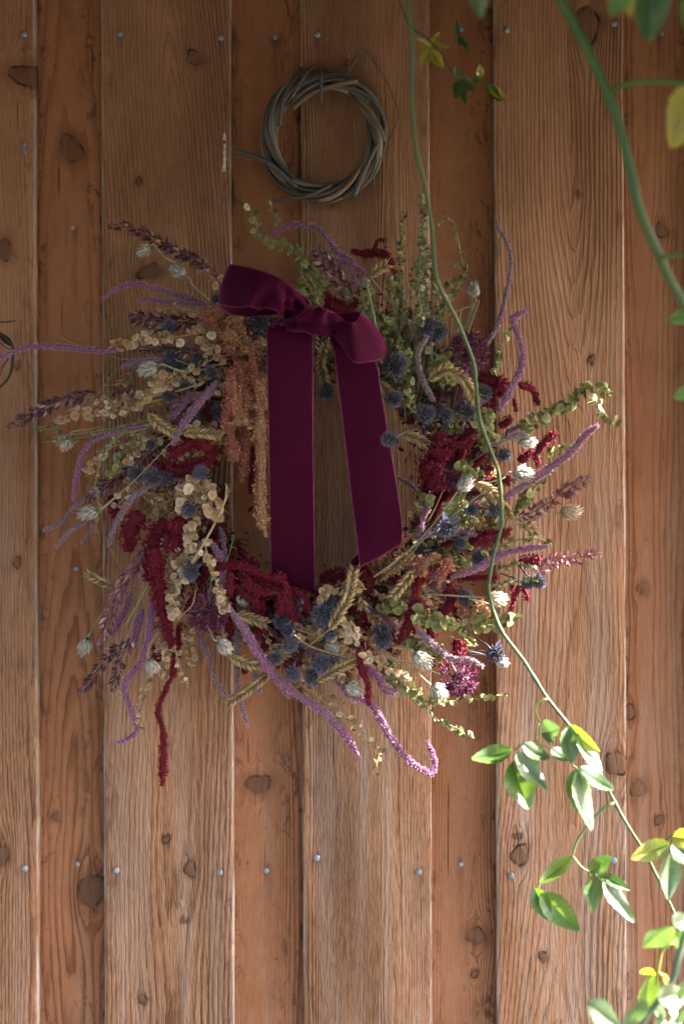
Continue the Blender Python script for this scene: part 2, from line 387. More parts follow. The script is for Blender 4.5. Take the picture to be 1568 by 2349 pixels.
    V = np.stack([Xo, Y, Zg], -1).reshape(-1, 3)
    nr, nc = Xg.shape
    i = np.arange(nr - 1)[:, None] * nc; j = np.arange(nc - 1)[None]
    a = i + j
    F = np.stack([np.stack([a, a + 1, a + nc + 1], -1), np.stack([a, a + nc + 1, a + nc], -1)], -2).reshape(-1, 3)
    # side faces and back
    nV = len(V); zi = np.arange(nr)
    sideL = V.reshape(nr, nc, 3)[:, 0].copy(); sideR = V.reshape(nr, nc, 3)[:, -1].copy()
    midL = sideL.copy(); midR = sideR.copy(); midL[:, 1] = yf + .0205; midR[:, 1] = yf + .0205
    V = np.vstack([V, midL, midR]); bl = nV; br = nV + nr
    FL = []; 
    for q in range(nr - 1):
        f0, f1 = q * nc, (q + 1) * nc
        FL += [(bl + q, f0, f1), (bl + q, f1, bl + q + 1)]
        f0, f1 = q * nc + nc - 1, (q + 1) * nc + nc - 1
        FL += [(f0, br + q, br + q + 1), (f0, br + q + 1, f1)]
        FL += [(br + q, bl + q, bl + q + 1), (br + q, bl + q + 1, br + q + 1)]
    F = np.vstack([F, FL])
    m = MB(); m.add(V, F, (.3, .2, .1)); o = m.build(name, mat, wall)
    def side(A): return np.r_[A.ravel(), A[:, 0], A[:, -1]]
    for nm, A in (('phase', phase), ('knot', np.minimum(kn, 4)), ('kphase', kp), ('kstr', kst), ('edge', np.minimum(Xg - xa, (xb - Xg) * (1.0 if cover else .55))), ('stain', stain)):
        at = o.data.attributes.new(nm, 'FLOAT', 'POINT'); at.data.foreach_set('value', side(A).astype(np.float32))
    return o
UL, UD = (.42, .180, .088), (.165, .060, .027)      # smoother orange-brown under boards
CL, CD = (.46, .235, .130), (.170, .071, .036)      # rough sawn, slightly weathered cover boards
BOARDS = [  # x0, x1, cover, knots, light, dark, rough, phase kind, freq, speck, grey
    (-215, 84, 1, [(62, 172, 34, 26), (8, 572, 20, 22), (0, 1958, 18, 24), (40, 1290, 9, 12), (40, 838, 8, 8)], CL, CD, .9, 'left', 150, .2, .25),
    (60, 262, 0, [(157, 332, 24, 30), (205, 2052, 32, 38), (120, 1880, 10, 10)], UL, UD, .0, 'flat', 95, .75, .1),
    (236, 533, 1, [(446, 131, 16, 17), (343, 622, 24, 18), (435, 1993, 15, 17), (381, 1925, 8, 10), (326, 2292, 9, 12), (318, 415, 7, 9), (420, 2110, 7, 8)], CL, CD, 1., 'flat', 170, .15, .3),
    (508, 716, 0, [(589, 1806, 26, 24), (633, 84, 9, 12), (600, 1130, 8, 9)], UL, UD, .25, 'right', 120, .6, .2),
    (692, 987, 1, [(755, 470, 6, 7), (905, 640, 6, 6), (800, 145, 10, 8)], CL, CD, .9, 'left', 190, .1, .45),
    (962, 1160, 0, [(1093, 2156, 22, 20), (1120, 30, 16, 22), (1090, 2245, 9, 9)], UL, UD, .1, 'right', 110, .6, .15),
    (1136, 1433, 1, [(1346, 54, 28, 38), (1355, 825, 8, 11), (1325, 445, 7, 8), (1190, 1962, 20, 22), (1186, 1918, 9, 9), (1244, 2196, 10, 14), (1413, 1752, 26, 28)], CL, CD, .8, 'flat', 165, .1, .45),
    (1408, 1640, 0, [(1447, 1640, 15, 16), (1466, 1815, 17, 18), (1478, 1352, 14, 13), (1521, 521, 14, 16), (1416, 1398, 9, 9), (1517, 1888, 12, 10)], UL, UD, .35, 'left', 130, .3, .3),
    (1612, 1910, 1, [], CL, CD, .8, 'flat', 160, .1, .3),
    (1884, 2110, 0, [], UL, UD, .2, 'left', 120, .3, .2),
    (2080, 2380, 1, [], CL, CD, .8, 'flat', 160, .1, .3),
    (2350, 2560, 0, [], UL, UD, .2, "left", 120, .3, .2),
    (2530, 2960, 1, [], CL, CD, .8, "flat", 160, .1, .3),
    (-420, -190, 0, [], UL, UD, .2, 'right', 120, .4, .2),
    (-690, -394, 1, [], CL, CD, .8, 'flat', 160, .1, .3),
]
boards = []
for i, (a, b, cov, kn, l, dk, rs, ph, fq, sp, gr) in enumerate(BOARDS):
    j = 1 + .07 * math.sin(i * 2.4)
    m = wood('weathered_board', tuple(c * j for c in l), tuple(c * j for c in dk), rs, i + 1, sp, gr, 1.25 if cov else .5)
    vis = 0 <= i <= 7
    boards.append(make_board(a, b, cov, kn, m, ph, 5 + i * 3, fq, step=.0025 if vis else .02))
def board_at(px):
    for cov in (1, 0):
        for B, o in zip(BOARDS, boards):
            if B[2] == cov and B[0] <= px <= B[1]: return o, (0.0 if cov else .021)
# nails
def dome(r=1., h=.35):
    V = [(0, 0, h)]; F = []; n = 10
    for rr, z in ((.6, h * .85), (.95, h * .35), (1., 0)):
        for k in range(n):
            a = 2 * math.pi * k / n; V.append((math.cos(a) * rr, math.sin(a) * rr, z))
    for k in range(n): F.append((0, 1 + k, 1 + (k + 1) % n))
    for q in range(2):
        for k in range(n):
            a, b = 1 + q * n + k, 1 + q * n + (k + 1) % n; F += [(a, a + n, b + n), (a, b + n, b)]
    return np.array(V) * np.array([r, r, r]), np.array(F)
dv, df = dome()
nail_mesh = None
for (x, y, r) in NAILS:
    o_, yf = board_at(x); c = P(x, y, -yf)
    if nail_mesh is None:
        m = MB(); m.add(np.c_[dv[:, 0], -dv[:, 2], dv[:, 1]], df, (.4, .4, .4)); n_ = m.build('nail', M_NAIL, o_); nail_mesh = n_.data
    else:
        n_ = bpy.data.objects.new('nail', nail_mesh); COL.objects.link(n_); n_.parent = o_
    n_.scale = (r * PX,) * 3; n_.location = (c[0], yf - .0006, c[2]); n_.rotation_euler = (random.uniform(-.25, .25), random.uniform(0, 3), random.uniform(-.25, .25))
# bent nail, hook nail that carries the willow ring, dried paint run
m = MB(); p, _ = spline([P(54, 332, .004), P(55, 343, .010), P(59, 352, .008), P(61, 360, -.002)], n=10); tube(m, p, .0017, (.3, .3, .3), 6)
m.add(np.c_[dv[:, 0], -dv[:, 2], dv[:, 1]] * .0042 + P(54, 332, .004), df, (.3, .3, .3)); m.build('bent_nail', M_NAIL, boards[0])
m = MB(); p, _ = spline([P(737, 163, -.005), P(737, 168, .045), P(737, 176, .053), P(736, 236, .050)], n=14); tube(m, p, .0024, (.2, .2, .2), 6); m.build('hook_nail', plain('rusty_iron', (.09, .085, .085), .6, 300, .4), boards[4])
m = MB()
for seg in ([(515, 305), (515, 322)], [(516, 330), (515, 350), (515, 372), (514, 388)]):
    p, _ = spline([P(x, y, .0005) for x, y in seg], n=16); k = np.linspace(0, 1, 16)
    tube(m, p, (.0012 + .0014 * k + .0006 * np.sin(k * 23)), (.80, .76, .72), 6)
p, _ = spline([P(514, 386, .0008), P(513, 394, .0008)], n=5); tube(m, p, np.array([.0022, .0036, .0038, .003, .0012]), (.62, .58, .54), 7)
m.build('paint_run', tinted('dried_white_paint', .5), boards[2])

# ------------------------------------------------------------------ willow ring
ring = tag(empty('willow_ring', P(740, 316, .02)), 'small bare grey willow twig ring hanging on a nail above the flower wreath', 'wreath ring')
RC = (740, 316)
for k in range(17):
    a0 = random.uniform(0, 6.28); span = random.uniform(4.6, 6.9); turns = random.uniform(1.5, 2.0); ph = 2 * math.pi * k / 18 * 1.0 + random.uniform(-.2, .2)
    rr = random.uniform(12, 21) if k > 4 else random.uniform(3, 9); q = np.linspace(0, 1, 70); pts = []
    for t in q:
        a = a0 + span * t; b = ph + turns * a
        R0 = 126 + rr * math.cos(b) + 2 * math.sin(3 * a + k)
        pts.append(P(RC[0] + R0 * math.cos(a), RC[1] - R0 * 1.02 * math.sin(a), .026 + rr * PX * 1.0 * math.sin(b)))
    p = np.array(pts); c = np.array(random.choice([(.105, .095, .088), (.085, .08, .08), (.24, .17, .11), (.10, .088, .075), (.20, .19, .18), (.16, .12, .09)]))
    m = MB(); tube(m, p, (random.uniform(5.0, 7.8) * PX) * (1 - .45 * q), c * random.uniform(.6, 1.5) * (1 + .25 * np.sin(q * 31 + k)[:, None]), 7); m.build('rod', M_TWIG, ring)
for pts, r0, r1, c in [([(541, 347, .03), (580, 358, .035), (625, 380, .045), (680, 430, .04)], 5.5, 4.5, (.12, .12, .12)),
                       ([(620, 465, .02), (655, 455, .035), (700, 452, .05), (760, 425, .048)], 4.5, 4, (.16, .12, .10)),
                       ([(810, 452, .055), (822, 420, .052), (845, 370, .045), (865, 330, .04)], 7, 5, (.12, .11, .10)),
                       ([(690, 160, .02), (672, 185, .045), (650, 230, .05), (640, 290, .045)], 6, 5, (.11, .10, .095)),
                       ([(703, 160, .01), (720, 153, .015), (700, 172, .045), (668, 225, .055)], 4, 3.5, (.15, .13, .12)),
                       ([(820, 185, .055), (770, 195, .054), (715, 215, .046), (670, 250, .04)], 6.5, 5.5, (.19, .13, .095)),
                       ([(800, 212, .03), (835, 250, .055), (870, 290, .055), (882, 325, .045)], 4.5, 4, (.17, .125, .09)),
                       ([(792, 178, .02), (815, 137, .012), (834, 115, .01), (852, 135, .008)], 2.6, 1.4, (.15, .11, .08)),
                       ([(852, 135, .008), (885, 185, .01), (908, 240, .012), (913, 262, .016), (905, 295, .02), (889, 332, .03)], 1.4, 1.6, (.16, .13, .10)),
                       ([(838, 250, .02), (842, 290, .03), (838, 330, .035)], 1.2, 1.2, (.15, .12, .1))]:
    p, L = spline([P(*q) for q in pts], n=24); m = MB(); k = np.linspace(r0, r1, 24) * PX; tube(m, p, k, c, 7)
    m.build('rod', M_TWIG, ring)

# ------------------------------------------------------------------ the dried flower wreath
WC = (735, 1095); WD = 1.5      # WD: how far the wreath stands out
wreath = tag(empty('flower_wreath', P(WC[0], WC[1], .03)), 'large dried flower wreath in purple, crimson and straw tones with a burgundy velvet bow', 'wreath')

def lift(pts, d0, d1=None):
    n = len(pts); d1 = d0 if d1 is None else d1
    return [P(x, y, WD * (d0 + (d1 - d0) * i / max(1, n - 1))) for i, (x, y) in enumerate(pts)]
PUR = [(.46, .16, .36), (.56, .24, .44), (.36, .12, .29), (.66, .36, .52), (.42, .27, .33)]
PUG = [(.43, .32, .36), (.37, .22, .32), (.48, .39, .38), (.40, .19, .34)]
PUR_LIT = [(.70, .34, .50), (.60, .25, .44), (.78, .50, .60), (.50, .20, .36)]  # purple made paler, sunlight put into the colour of two spikes
RED = [(.27, .014, .036), (.20, .010, .030), (.34, .030, .045), (.15, .008, .026)]
RUST = [(.40, .085, .065), (.50, .20, .13), (.30, .045, .045), (.58, .32, .2)]
TAN = [(.60, .35, .17), (.50, .24, .12), (.70, .48, .27), (.40, .15, .09)]
PLUM = [(.075, .022, .038), (.10, .030, .05), (.055, .016, .032), (.14, .05, .07), (.42, .27, .27), (.12, .04, .055)]
PLUP = [(.24, .09, .11), (.20, .07, .10), (.30, .13, .14), (.45, .28, .27)]
BEI = [(.66, .47, .30), (.58, .38, .22), (.74, .59, .42), (.45, .27, .14)]
GRN = [(.38, .36, .14), (.31, .31, .11), (.46, .44, .21), (.24, .24, .08)]
GRG = [(.26, .27, .13), (.30, .30, .17), (.22, .23, .11), (.38, .36, .20)]
HOL = [(.050, .048, .070), (.085, .08, .10), (.04, .037, .05), (.15, .145, .18), (.08, .066, .07)]
BRA = [(.07, .08, .30), (.10, .11, .34), (.14, .16, .30), (.06, .07, .20)]
STRAW = (.45, .31, .15); GST = (.28, .27, .13); PST = (.42, .38, .24)

def spike(pts, r, pal, d0=.11, d1=None, name='purple_amaranth_spike', lump=.10, fl=1.0, dens=1.0, tipfade=True, stem=None):
    """a rope of tiny florets; r in view pixels"""
    p, L = spline(lift(pts, d0, d1), step=.003); n = len(p); T, N, B = frames(p); r *= PX * (1.13 if 'purple' in name else 1.12)
    t = np.linspace(0, 1, n); prof = np.minimum(1, .55 + t * 4) * np.clip((1 - t) * 7 + .32, 0, 1) * (1 - .18 * t)
    prof = prof * (1 + lump * np.convolve(rng.normal(0, 1.6, n + 6), np.ones(7) / 7, 'valid')[:n])
    m = MB(); basec = np.asarray(pal, float).mean(0)
    tube(m, p, r * .62 * prof, basec * .6, 6)
    fs = fl * .0025; nf = int(L * 2 * math.pi * r / (fs * fs) * 1.0 * dens)
    u = rng.random(nf) * (n - 1); i = np.minimum(u.astype(int), n - 2); f = (u - i)[:, None]
    c = p[i] * (1 - f) + p[i + 1] * f; a = rng.random(nf) * 6.283
    dr = np.cos(a)[:, None] * N[i] + np.sin(a)[:, None] * B[i]
    lob = 1 + lump * 1.5 * np.sin(a * 3 + u * .6) * np.sin(u * .35)
    o = c + dr * (r * .60 * prof[i] * lob)[:, None]
    Zd = dr + T[i] * rng.uniform(-.1, .7, (nf, 1)) + rng.normal(0, .25, (nf, 3))
    Mx = basis(rng.normal(0, 1, (nf, 3)), Zd)
    sz = np.stack([fs * rng.uniform(.55, 1.1, nf)] * 2 + [np.maximum(r * .5 * prof[i], fs * .8) * rng.uniform(.6, 1.15, nf)], 1)
    C0, C1 = pick(pal, nf, .2) * .75, pick(pal, nf, .16) * 1.5
    if 'purple' in name:      # faded stretches, pinker towards the tip
        fade = np.clip(np.interp(u, np.linspace(0, n, 9), rng.random(9)) * 1.1 - .35, 0, .7)[:, None] * rng.uniform(.4, 1, (nf, 1))
        C0 = C0 * (1 - fade) + np.array([.24, .21, .19]) * fade; C1 = C1 * (1 - fade) + np.array([.46, .41, .40]) * fade
        C1 = C1 * (1 + (u / n)[:, None] ** 3 * np.array([.35, .12, .1]))
    m.inst(*T_FLORET, Mx * sz[:, :, None], o, C0, tip=C1)
    obj = m.build(name, M_PETAL, wreath, smooth=False)
    if stem:
        ms = MB(); ps, _ = spline(lift(stem, d0 - .01, d0), step=.006); tube(ms, ps, .0013, GST, 5); ms.build('stem', M_DRY, obj)
    return obj
def crimson(pts, r, d0=.10, d1=None, pal=RED, name='crimson_amaranth_tassel', fl=1.15): return spike(pts, r, pal, d0, d1, name, .34, fl * 1.2, .9)
def bronze(pts, r, d0=.12, d1=None, pal=TAN, name='bronze_amaranth_tassel'): return spike(pts, r, pal, d0, d1, name, .60, 1.15, .9)
def plum(pts, hw, d0=.12, d1=None, pal=PLUM):
    """dark husks in whorls along a wiry stem"""
    p, L = spline(lift(pts, d0, d1), step=.002); n = len(p); T, N, B = frames(p); hw *= PX * 1.2
    m = MB(); tube(m, p, .0007, (.20, .13, .12), 4)
    nh = int(L / .00080); u = np.sort(rng.random(nh)) * (n - 1); i = u.astype(int); t = u / (n - 1)
    a = rng.normal(0, 1.0, nh) + rng.choice([0, math.pi], nh) + .4
    dr = np.cos(a)[:, None] * N[i] + np.sin(a)[:, None] * B[i]
    Zd = T[i] * rng.uniform(.55, 1.1, (nh, 1)) + dr * rng.uniform(.55, 1.0, (nh, 1)) + np.array([0, 0, -.18])
    prof = np.clip(t * 6 + .35, 0, 1) * np.clip((1 - t) * 3 + .4, 0, 1) * rng.uniform(.75, 1.15, nh)
    ln = np.clip(hw * 1.0, .005, .0125) * prof
    Mx = basis(dr + rng.normal(0, .4, (nh, 3)), Zd); sz = np.stack([ln * .46, ln * .6, ln], 1)
    o = p[i] + dr * (hw * .30 * prof)[:, None]
    C = pick(pal, nh, .2)
    m.inst(*T_HUSK, Mx * sz[:, :, None], o, C)
    return m.build('plum_husk_spike', M_GLOSS, wreath, smooth=False)
def wheat(pts, hw, d0=.13, d1=None, stem=None, awns=True):
    p, L = spline(lift(pts, d0, d1), step=.001); n = len(p); T, N, B = frames(p); hw *= PX
    m = MB(); tube(m, p, .0009, STRAW, 4)
    k = int(L / .0030); idx = np.linspace(0, n - 3, k).astype(int); O = []; Zs = []; Xs = []; Cs = []; Ss = []
    for q, i in enumerate(idx):
        sgn = 1 if q % 2 else -1; t = q / k; pr = min(1, .6 + t * 3) * min(1, (1 - t) * 3 + .45)
        for e, (sa, sb) in enumerate(((1, .0), (.75, .75), (.55, -.75))):
            dr = N[i] * sgn * sa + B[i] * sb * 1.0
            O.append(p[i] + dr * hw * .22 * pr); Zs.append(T[i] * 1.0 + dr * .68 + rng.normal(0, .06, 3)); Xs.append(B[i]); Cs.append(np.array(STRAW) * rng.uniform(.6, 1.45) * np.array([1, 1, rng.uniform(.85, 1.25)]))
            Ss.append((.0060 * pr, .0052 * pr, .0112 * (.8 + .2 * pr)))
    O, Zs, Xs, Cs, Ss = map(np.array, (O, Zs, Xs, Cs, Ss))
    m.inst(*T_GRAIN, basis(Xs, Zs) * Ss[:, :, None], O, Cs)
    na = len(O); Mx = basis(Xs, Zs + rng.normal(0, .12, Zs.shape))
    tipO = O + nrm(Zs) * Ss[:, 2:3] * .9
    al = np.where(np.arange(na) > na * .8, .013, .0045) * rng.uniform(.5, 1.2, na)
    m.inst(*T_NEEDLE, Mx * np.stack([np.full(na, .00045)] * 2 + [al], 1)[:, :, None], tipO, Cs * 1.15)
    o = m.build('wheat_ear', M_DRY, wreath)
    if stem:
        ms = MB(); ps, _ = spline(lift(stem, d0 - .02, d0), step=.006); tube(ms, ps, .0012, STRAW, 5); ms.build('stem', M_DRY, o)
    return o
def paper_head(base, tip, root=None, wpx=17, d=.15, pal=((.58, .55, .50), (.50, .47, .43), (.66, .63, .57)), openc=False):
    """silvery papery bracts overlapping round an egg-shaped bud on a wiry stem"""
    d *= WD; b = P(*base, d); e = P(*tip, d + .004); ax = e - b; L = np.linalg.norm(ax); ax = ax / L; wr = wpx * PX * .5
    X = nrm(np.cross(ax, [0, 1, .1])); Y = np.cross(ax, X)
    m = MB(); O = []; Zs = []; Xs = []; Ss = []
    for q in range(7):
        t = q / 7.0; k = 11
        rr = wr * (math.sin(math.pi * min(.97, .16 + t * .72)) ** .7)
        for j in range(k):
            a = 2 * math.pi * (j + .5 * (q % 2)) / k + rng.normal(0, .12); dr = X * math.cos(a) + Y * math.sin(a)
            flare = (.78 - .85 * t) if not openc else (.6 - .2 * t)
            O.append(b + ax * L * t * .62 + dr * rr * .55); Zs.append(ax + dr * (flare + rng.normal(0, .10))); Xs.append(np.cross(ax, dr))
            Ss.append((wr * .62, wr * .9, L * .56 * rng.uniform(.8, 1.2)))
    O, Zs, Xs, Ss = map(np.array, (O, Zs, Xs, Ss))
    m.inst(*T_HUSK, basis(Xs, Zs) * Ss[:, :, None], O, pick(pal, len(O), .12))
    if not openc: m.inst(*T_GRAIN, basis(X[None], ax[None]) * np.array([[[wr * 1.5], [wr * 1.7], [L * .85]]]), b[None], np.array([[.42, .38, .32]]))
    else: m.inst(*T_GRAIN, basis(X[None], ax[None]) * np.array([[[wr * 1.0], [wr * 1.2], [L * .6]]]), b[None], np.array([[.06, .05, .045]]))
    o = m.build('papery_bud', M_PAPER, wreath)
    if root is not None:
        rt = P(*root, d - .03); mid = (rt + b) / 2 + rng.normal(0, .004, 3); back = b - ax * L * .25
        ps, _ = spline([rt, mid, back, b], step=.004); ms = MB(); tube(ms, ps, .0011, PST, 5); ms.build('stem', M_DRY, o)
    return o
def holly(c, r, out=None, d=.135, pal=HOL, bract=1.0):
    """spiky thimble head over a collar of blue spiny bracts"""
    r *= PX; r *= rng.uniform(.8, 1.08); pal = [tuple(np.array(q) * k_) for k_ in [rng.uniform(.55, 1.35) * np.array([1 + .25 * rng.random(), 1.05, 1])] for q in pal]; d *= WD; C = P(*c, d); v = np.array([c[0] - WC[0], c[1] - WC[1]], float) if out is None else np.array(out, float)
    v = v / max(1e-6, np.hypot(*v)); ax = nrm(np.array([v[0], -.55 + rng.normal(0, .15), -v[1]]))
    n = 420; q = nrm(rng.normal(0, 1, (n, 3))); keep = (q @ ax) > -.72; q = q[keep]; n = len(q)
    el = q + ax * (q @ ax)[:, None] * .18
    m = MB(); ico = nrm(rng.normal(0, 1, (1, 3)))
    m.inst(*spindle(((0, .05), (.1, .55), (.35, .95), (.65, .95), (.9, .55), (1, .05)), 8), basis(nrm(np.cross(ax, [0.3, 1, .2]))[None], ax[None]) * np.array([[[r * 1.9], [r * 2.2], [r * 1.9]]]), (C - ax * r * .95)[None], np.array([pal[0]]) * .8)
    m.inst(*T_NEEDLE, basis(rng.normal(0, 1, (n, 3)), q + ax * .25) * np.stack([r * .085 * rng.uniform(.8, 1.3, n)] * 2 + [r * rng.uniform(.34, .62, n)], 1)[:, :, None], C + el * r * .74, pick(pal, n, .22), tip=pick([(.22, .22, .28), (.30, .29, .33), (.16, .16, .26)], n, .2))
    o = m.build('sea_holly', M_DRY, wreath, smooth=False)
    mb_ = MB(); k = 9; X = nrm(np.cross(ax, [0.2, 1, .1])); Y = np.cross(ax, X)
    for j in range(k):
        a = 2 * math.pi * j / k + rng.normal(0, .15); dr = X * math.cos(a) + Y * math.sin(a); ln = r * rng.uniform(1.3, 2.1) * bract; Zd = dr + ax * rng.uniform(-.1, .5)
        b0 = C - ax * r * .75
        mb_.inst(*T_HUSK, basis(np.cross(ax, dr)[None], Zd[None]) * np.array([[[r * .30], [r * .3], [ln]]]), b0[None], pick(BRA, 1, .2))
        mb_.inst(*T_NEEDLE, basis(np.cross(ax, dr)[None], (np.cross(ax, dr) * .9 + Zd)[None]) * np.array([[[r * .05], [r * .05], [ln * .45]]]), (b0 + nrm(Zd) * ln * .4)[None], pick(BRA, 1, .2))
    mb_.build('bract_collar', M_DRY, o)
    rv = np.array([c[0] - WC[0], c[1] - WC[1]], float); rl = max(1., np.hypot(*rv)); qv = np.array(WC) + rv / rl * (rl - 60 if rl > 330 else max(rl + 50, 300))
    rt = P(qv[0] + rng.normal(0, 10), qv[1] + rng.normal(0, 10), d * .45)
    ps, _ = spline([rt, (rt + C) / 2 - np.array([0, -.012, .004]), C - ax * r * .7] if rl < 330 else [rt, C - ax * r * 1.8, C - ax * r * .7], step=.005); ms = MB(); tube(ms, ps, .0012, pick([(.08, .085, .14), (.16, .17, .16)], 1, .1)[0], 5); ms.build('stem', M_DRY, o)
    return o
def allium(c, r, d=.12, dense=1.0, out=(0, 0), pal=((.22, .03, .10), (.30, .06, .16), (.17, .035, .09), (.36, .18, .26), (.16, .06, .12))):
    r *= PX; d *= WD; C = P(*c, d); n = int(210 * dense); q = nrm(rng.normal(0, 1, (n, 3)) + np.array([out[0] * .4, -.35, -out[1] * .4]))
    m = MB(); m.inst(*T_GRAIN, (np.eye(3) * np.array([[r * .7], [r * .7], [r * .7]]))[None], (C - [0, 0, r * .35])[None], np.array([[.10, .03, .06]]))
    m.inst(*T_NEEDLE, basis(rng.normal(0, 1, (n, 3)), q) * np.stack([np.full(n, .0005)] * 2 + [np.full(n, r * .8)], 1)[:, :, None], np.repeat(C[None], n, 0), pick([(.20, .10, .12)], n))
    for s in range(4):
        dr = q + rng.normal(0, .30, q.shape); k = rng.uniform(.62, .86, n)[:, None]
        m.inst(*T_HUSK, basis(rng.normal(0, 1, (n, 3)), dr) * np.stack([np.full(n, r * .10)] * 2 + [r * .30 * rng.uniform(.7, 1.2, n)], 1)[:, :, None], C + q * r * k, pick(pal, n, .2))
    o = m.build('allium_head', M_PETAL, wreath, smooth=False)
    ps, _ = spline([C + np.array([-.05 * out[0], .03, .05 * out[1]]), C], step=.006); ms = MB(); tube(ms, ps, .0018, GST, 5); ms.build('stem', M_DRY, o)
    return o
DISCS = []       # (size, parent, matrix, palette key): the 300 largest become objects of their own
def discs(pts, n, r, pal='BEI', d0=.115, d1=None, spread=13, stemc=None, t0=.0, jit=1.0):
    """papery round seed discs on a thin branched stem"""
    P_ = {'BEI': BEI, 'GRN': GRN, 'GRG': GRG}[pal]
    p, L = spline(lift(pts, d0, d1), step=.004); m = MB(); sc = stemc or (STRAW if pal == 'BEI' else GST)
    k = len(p); T, N, B = frames(p); tube(m, p, np.linspace(.0011, .0005, k), sc, 4)
    out = []
    for q in range(n):
        t = t0 + (1 - t0) * (q + rng.random()) / n; i = min(k - 1, int(t * (k - 1))); a = rng.random() * 6.283
        sp = spread * PX * rng.uniform(.35, 1.1) * (1 - .4 * t) * jit
        dr = N[i] * math.cos(a) + B[i] * math.sin(a) * .7; c = p[i] + dr * sp + T[i] * rng.uniform(0, .4) * sp
        tube(m, np.array([p[i], (p[i] + c) / 2 + rng.normal(0, .0005, 3), c]), .0004, sc, 3, cap=False)
        rr = r * PX * 1.24 * rng.uniform(.5, 1.2); nz = nrm(rng.normal(0, .68, 3) + np.array([.1, -1, .25]))
        Mx = basis(rng.normal(0, 1, (1, 3)), nz[None])[0]
        out.append((rr, c + dr * rr * .5, Mx))
    o = m.build('orache_spray', M_DRY, wreath)
    for rr, c, Mx in out: DISCS.append((rr, o, c, Mx, pal))
    return o
def straw(pts, r=1.5, c=STRAW, d0=.12, d1=None, name='dry_stalk'):
    p, L = spline(lift(pts, d0, d1), step=.006); m = MB(); tube(m, p, np.linspace(r, r * .6, len(p)) * PX, np.array(c), 5); return m.build(name, M_DRY, wreath)

# --- hidden base: twisted stems bound into a ring, and dark crumpled leaf filler
for k in range(22):
    a0 = random.uniform(0, 6.28); span = random.uniform(3, 6.2); ph = random.uniform(0, 6.28); rr = random.uniform(8, 62); q = np.linspace(0, 1, 60)
    pts = []
    for t in q:
        a = a0 + span * t; b = ph + 3 * a
        R0 = 318 + rr * math.cos(b)
        pts.append(P(WC[0] + R0 * .98 * math.cos(a), WC[1] - R0 * 1.06 * math.sin(a), .048 + rr * .5 * PX * math.sin(b)))
    m = MB(); tube(m, np.array(pts), random.uniform(2.2, 5) * PX, random.choice([(.13, .09, .05), (.20, .14, .08), (.10, .10, .05), (.22, .18, .10), (.14, .05, .05)]), 5); m.build('ring_stem', M_DRY, wreath)
m = MB(); n = 9000; a = rng.random(n) * 6.283; rad = 325 + rng.normal(0, 42, n)
O = np.array([P(WC[0] + rad[i] * .98 * math.cos(a[i]), WC[1] - rad[i] * 1.05 * math.sin(a[i]), .085 + .045 * rng.normal()) for i in range(n)]); O[:, 1] = np.minimum(O[:, 1], -.012)
zone_c = np.where((np.cos(a) > 0)[:, None], pick([(.055, .06, .022), (.05, .022, .018), (.09, .085, .035), (.07, .012, .017)], n, .3), pick([(.085, .05, .024), (.06, .016, .018), (.06, .036, .022), (.11, .075, .04)], n, .3))  # filler tints darkened to stand for shade between the flowers
ln = rng.uniform(.006, .014, n)
m.inst(*T_HUSK, basis(rng.normal(0, 1, (n, 3)), rng.normal(0, 1, (n, 3)) + np.stack([-np.sin(a), 0 * a, np.cos(a)], 1)) * np.stack([ln * .5, ln * .6, ln], 1)[:, :, None], O, zone_c)
m.build('leaf_filler', M_DRY, wreath, smooth=False, kind='stuff')

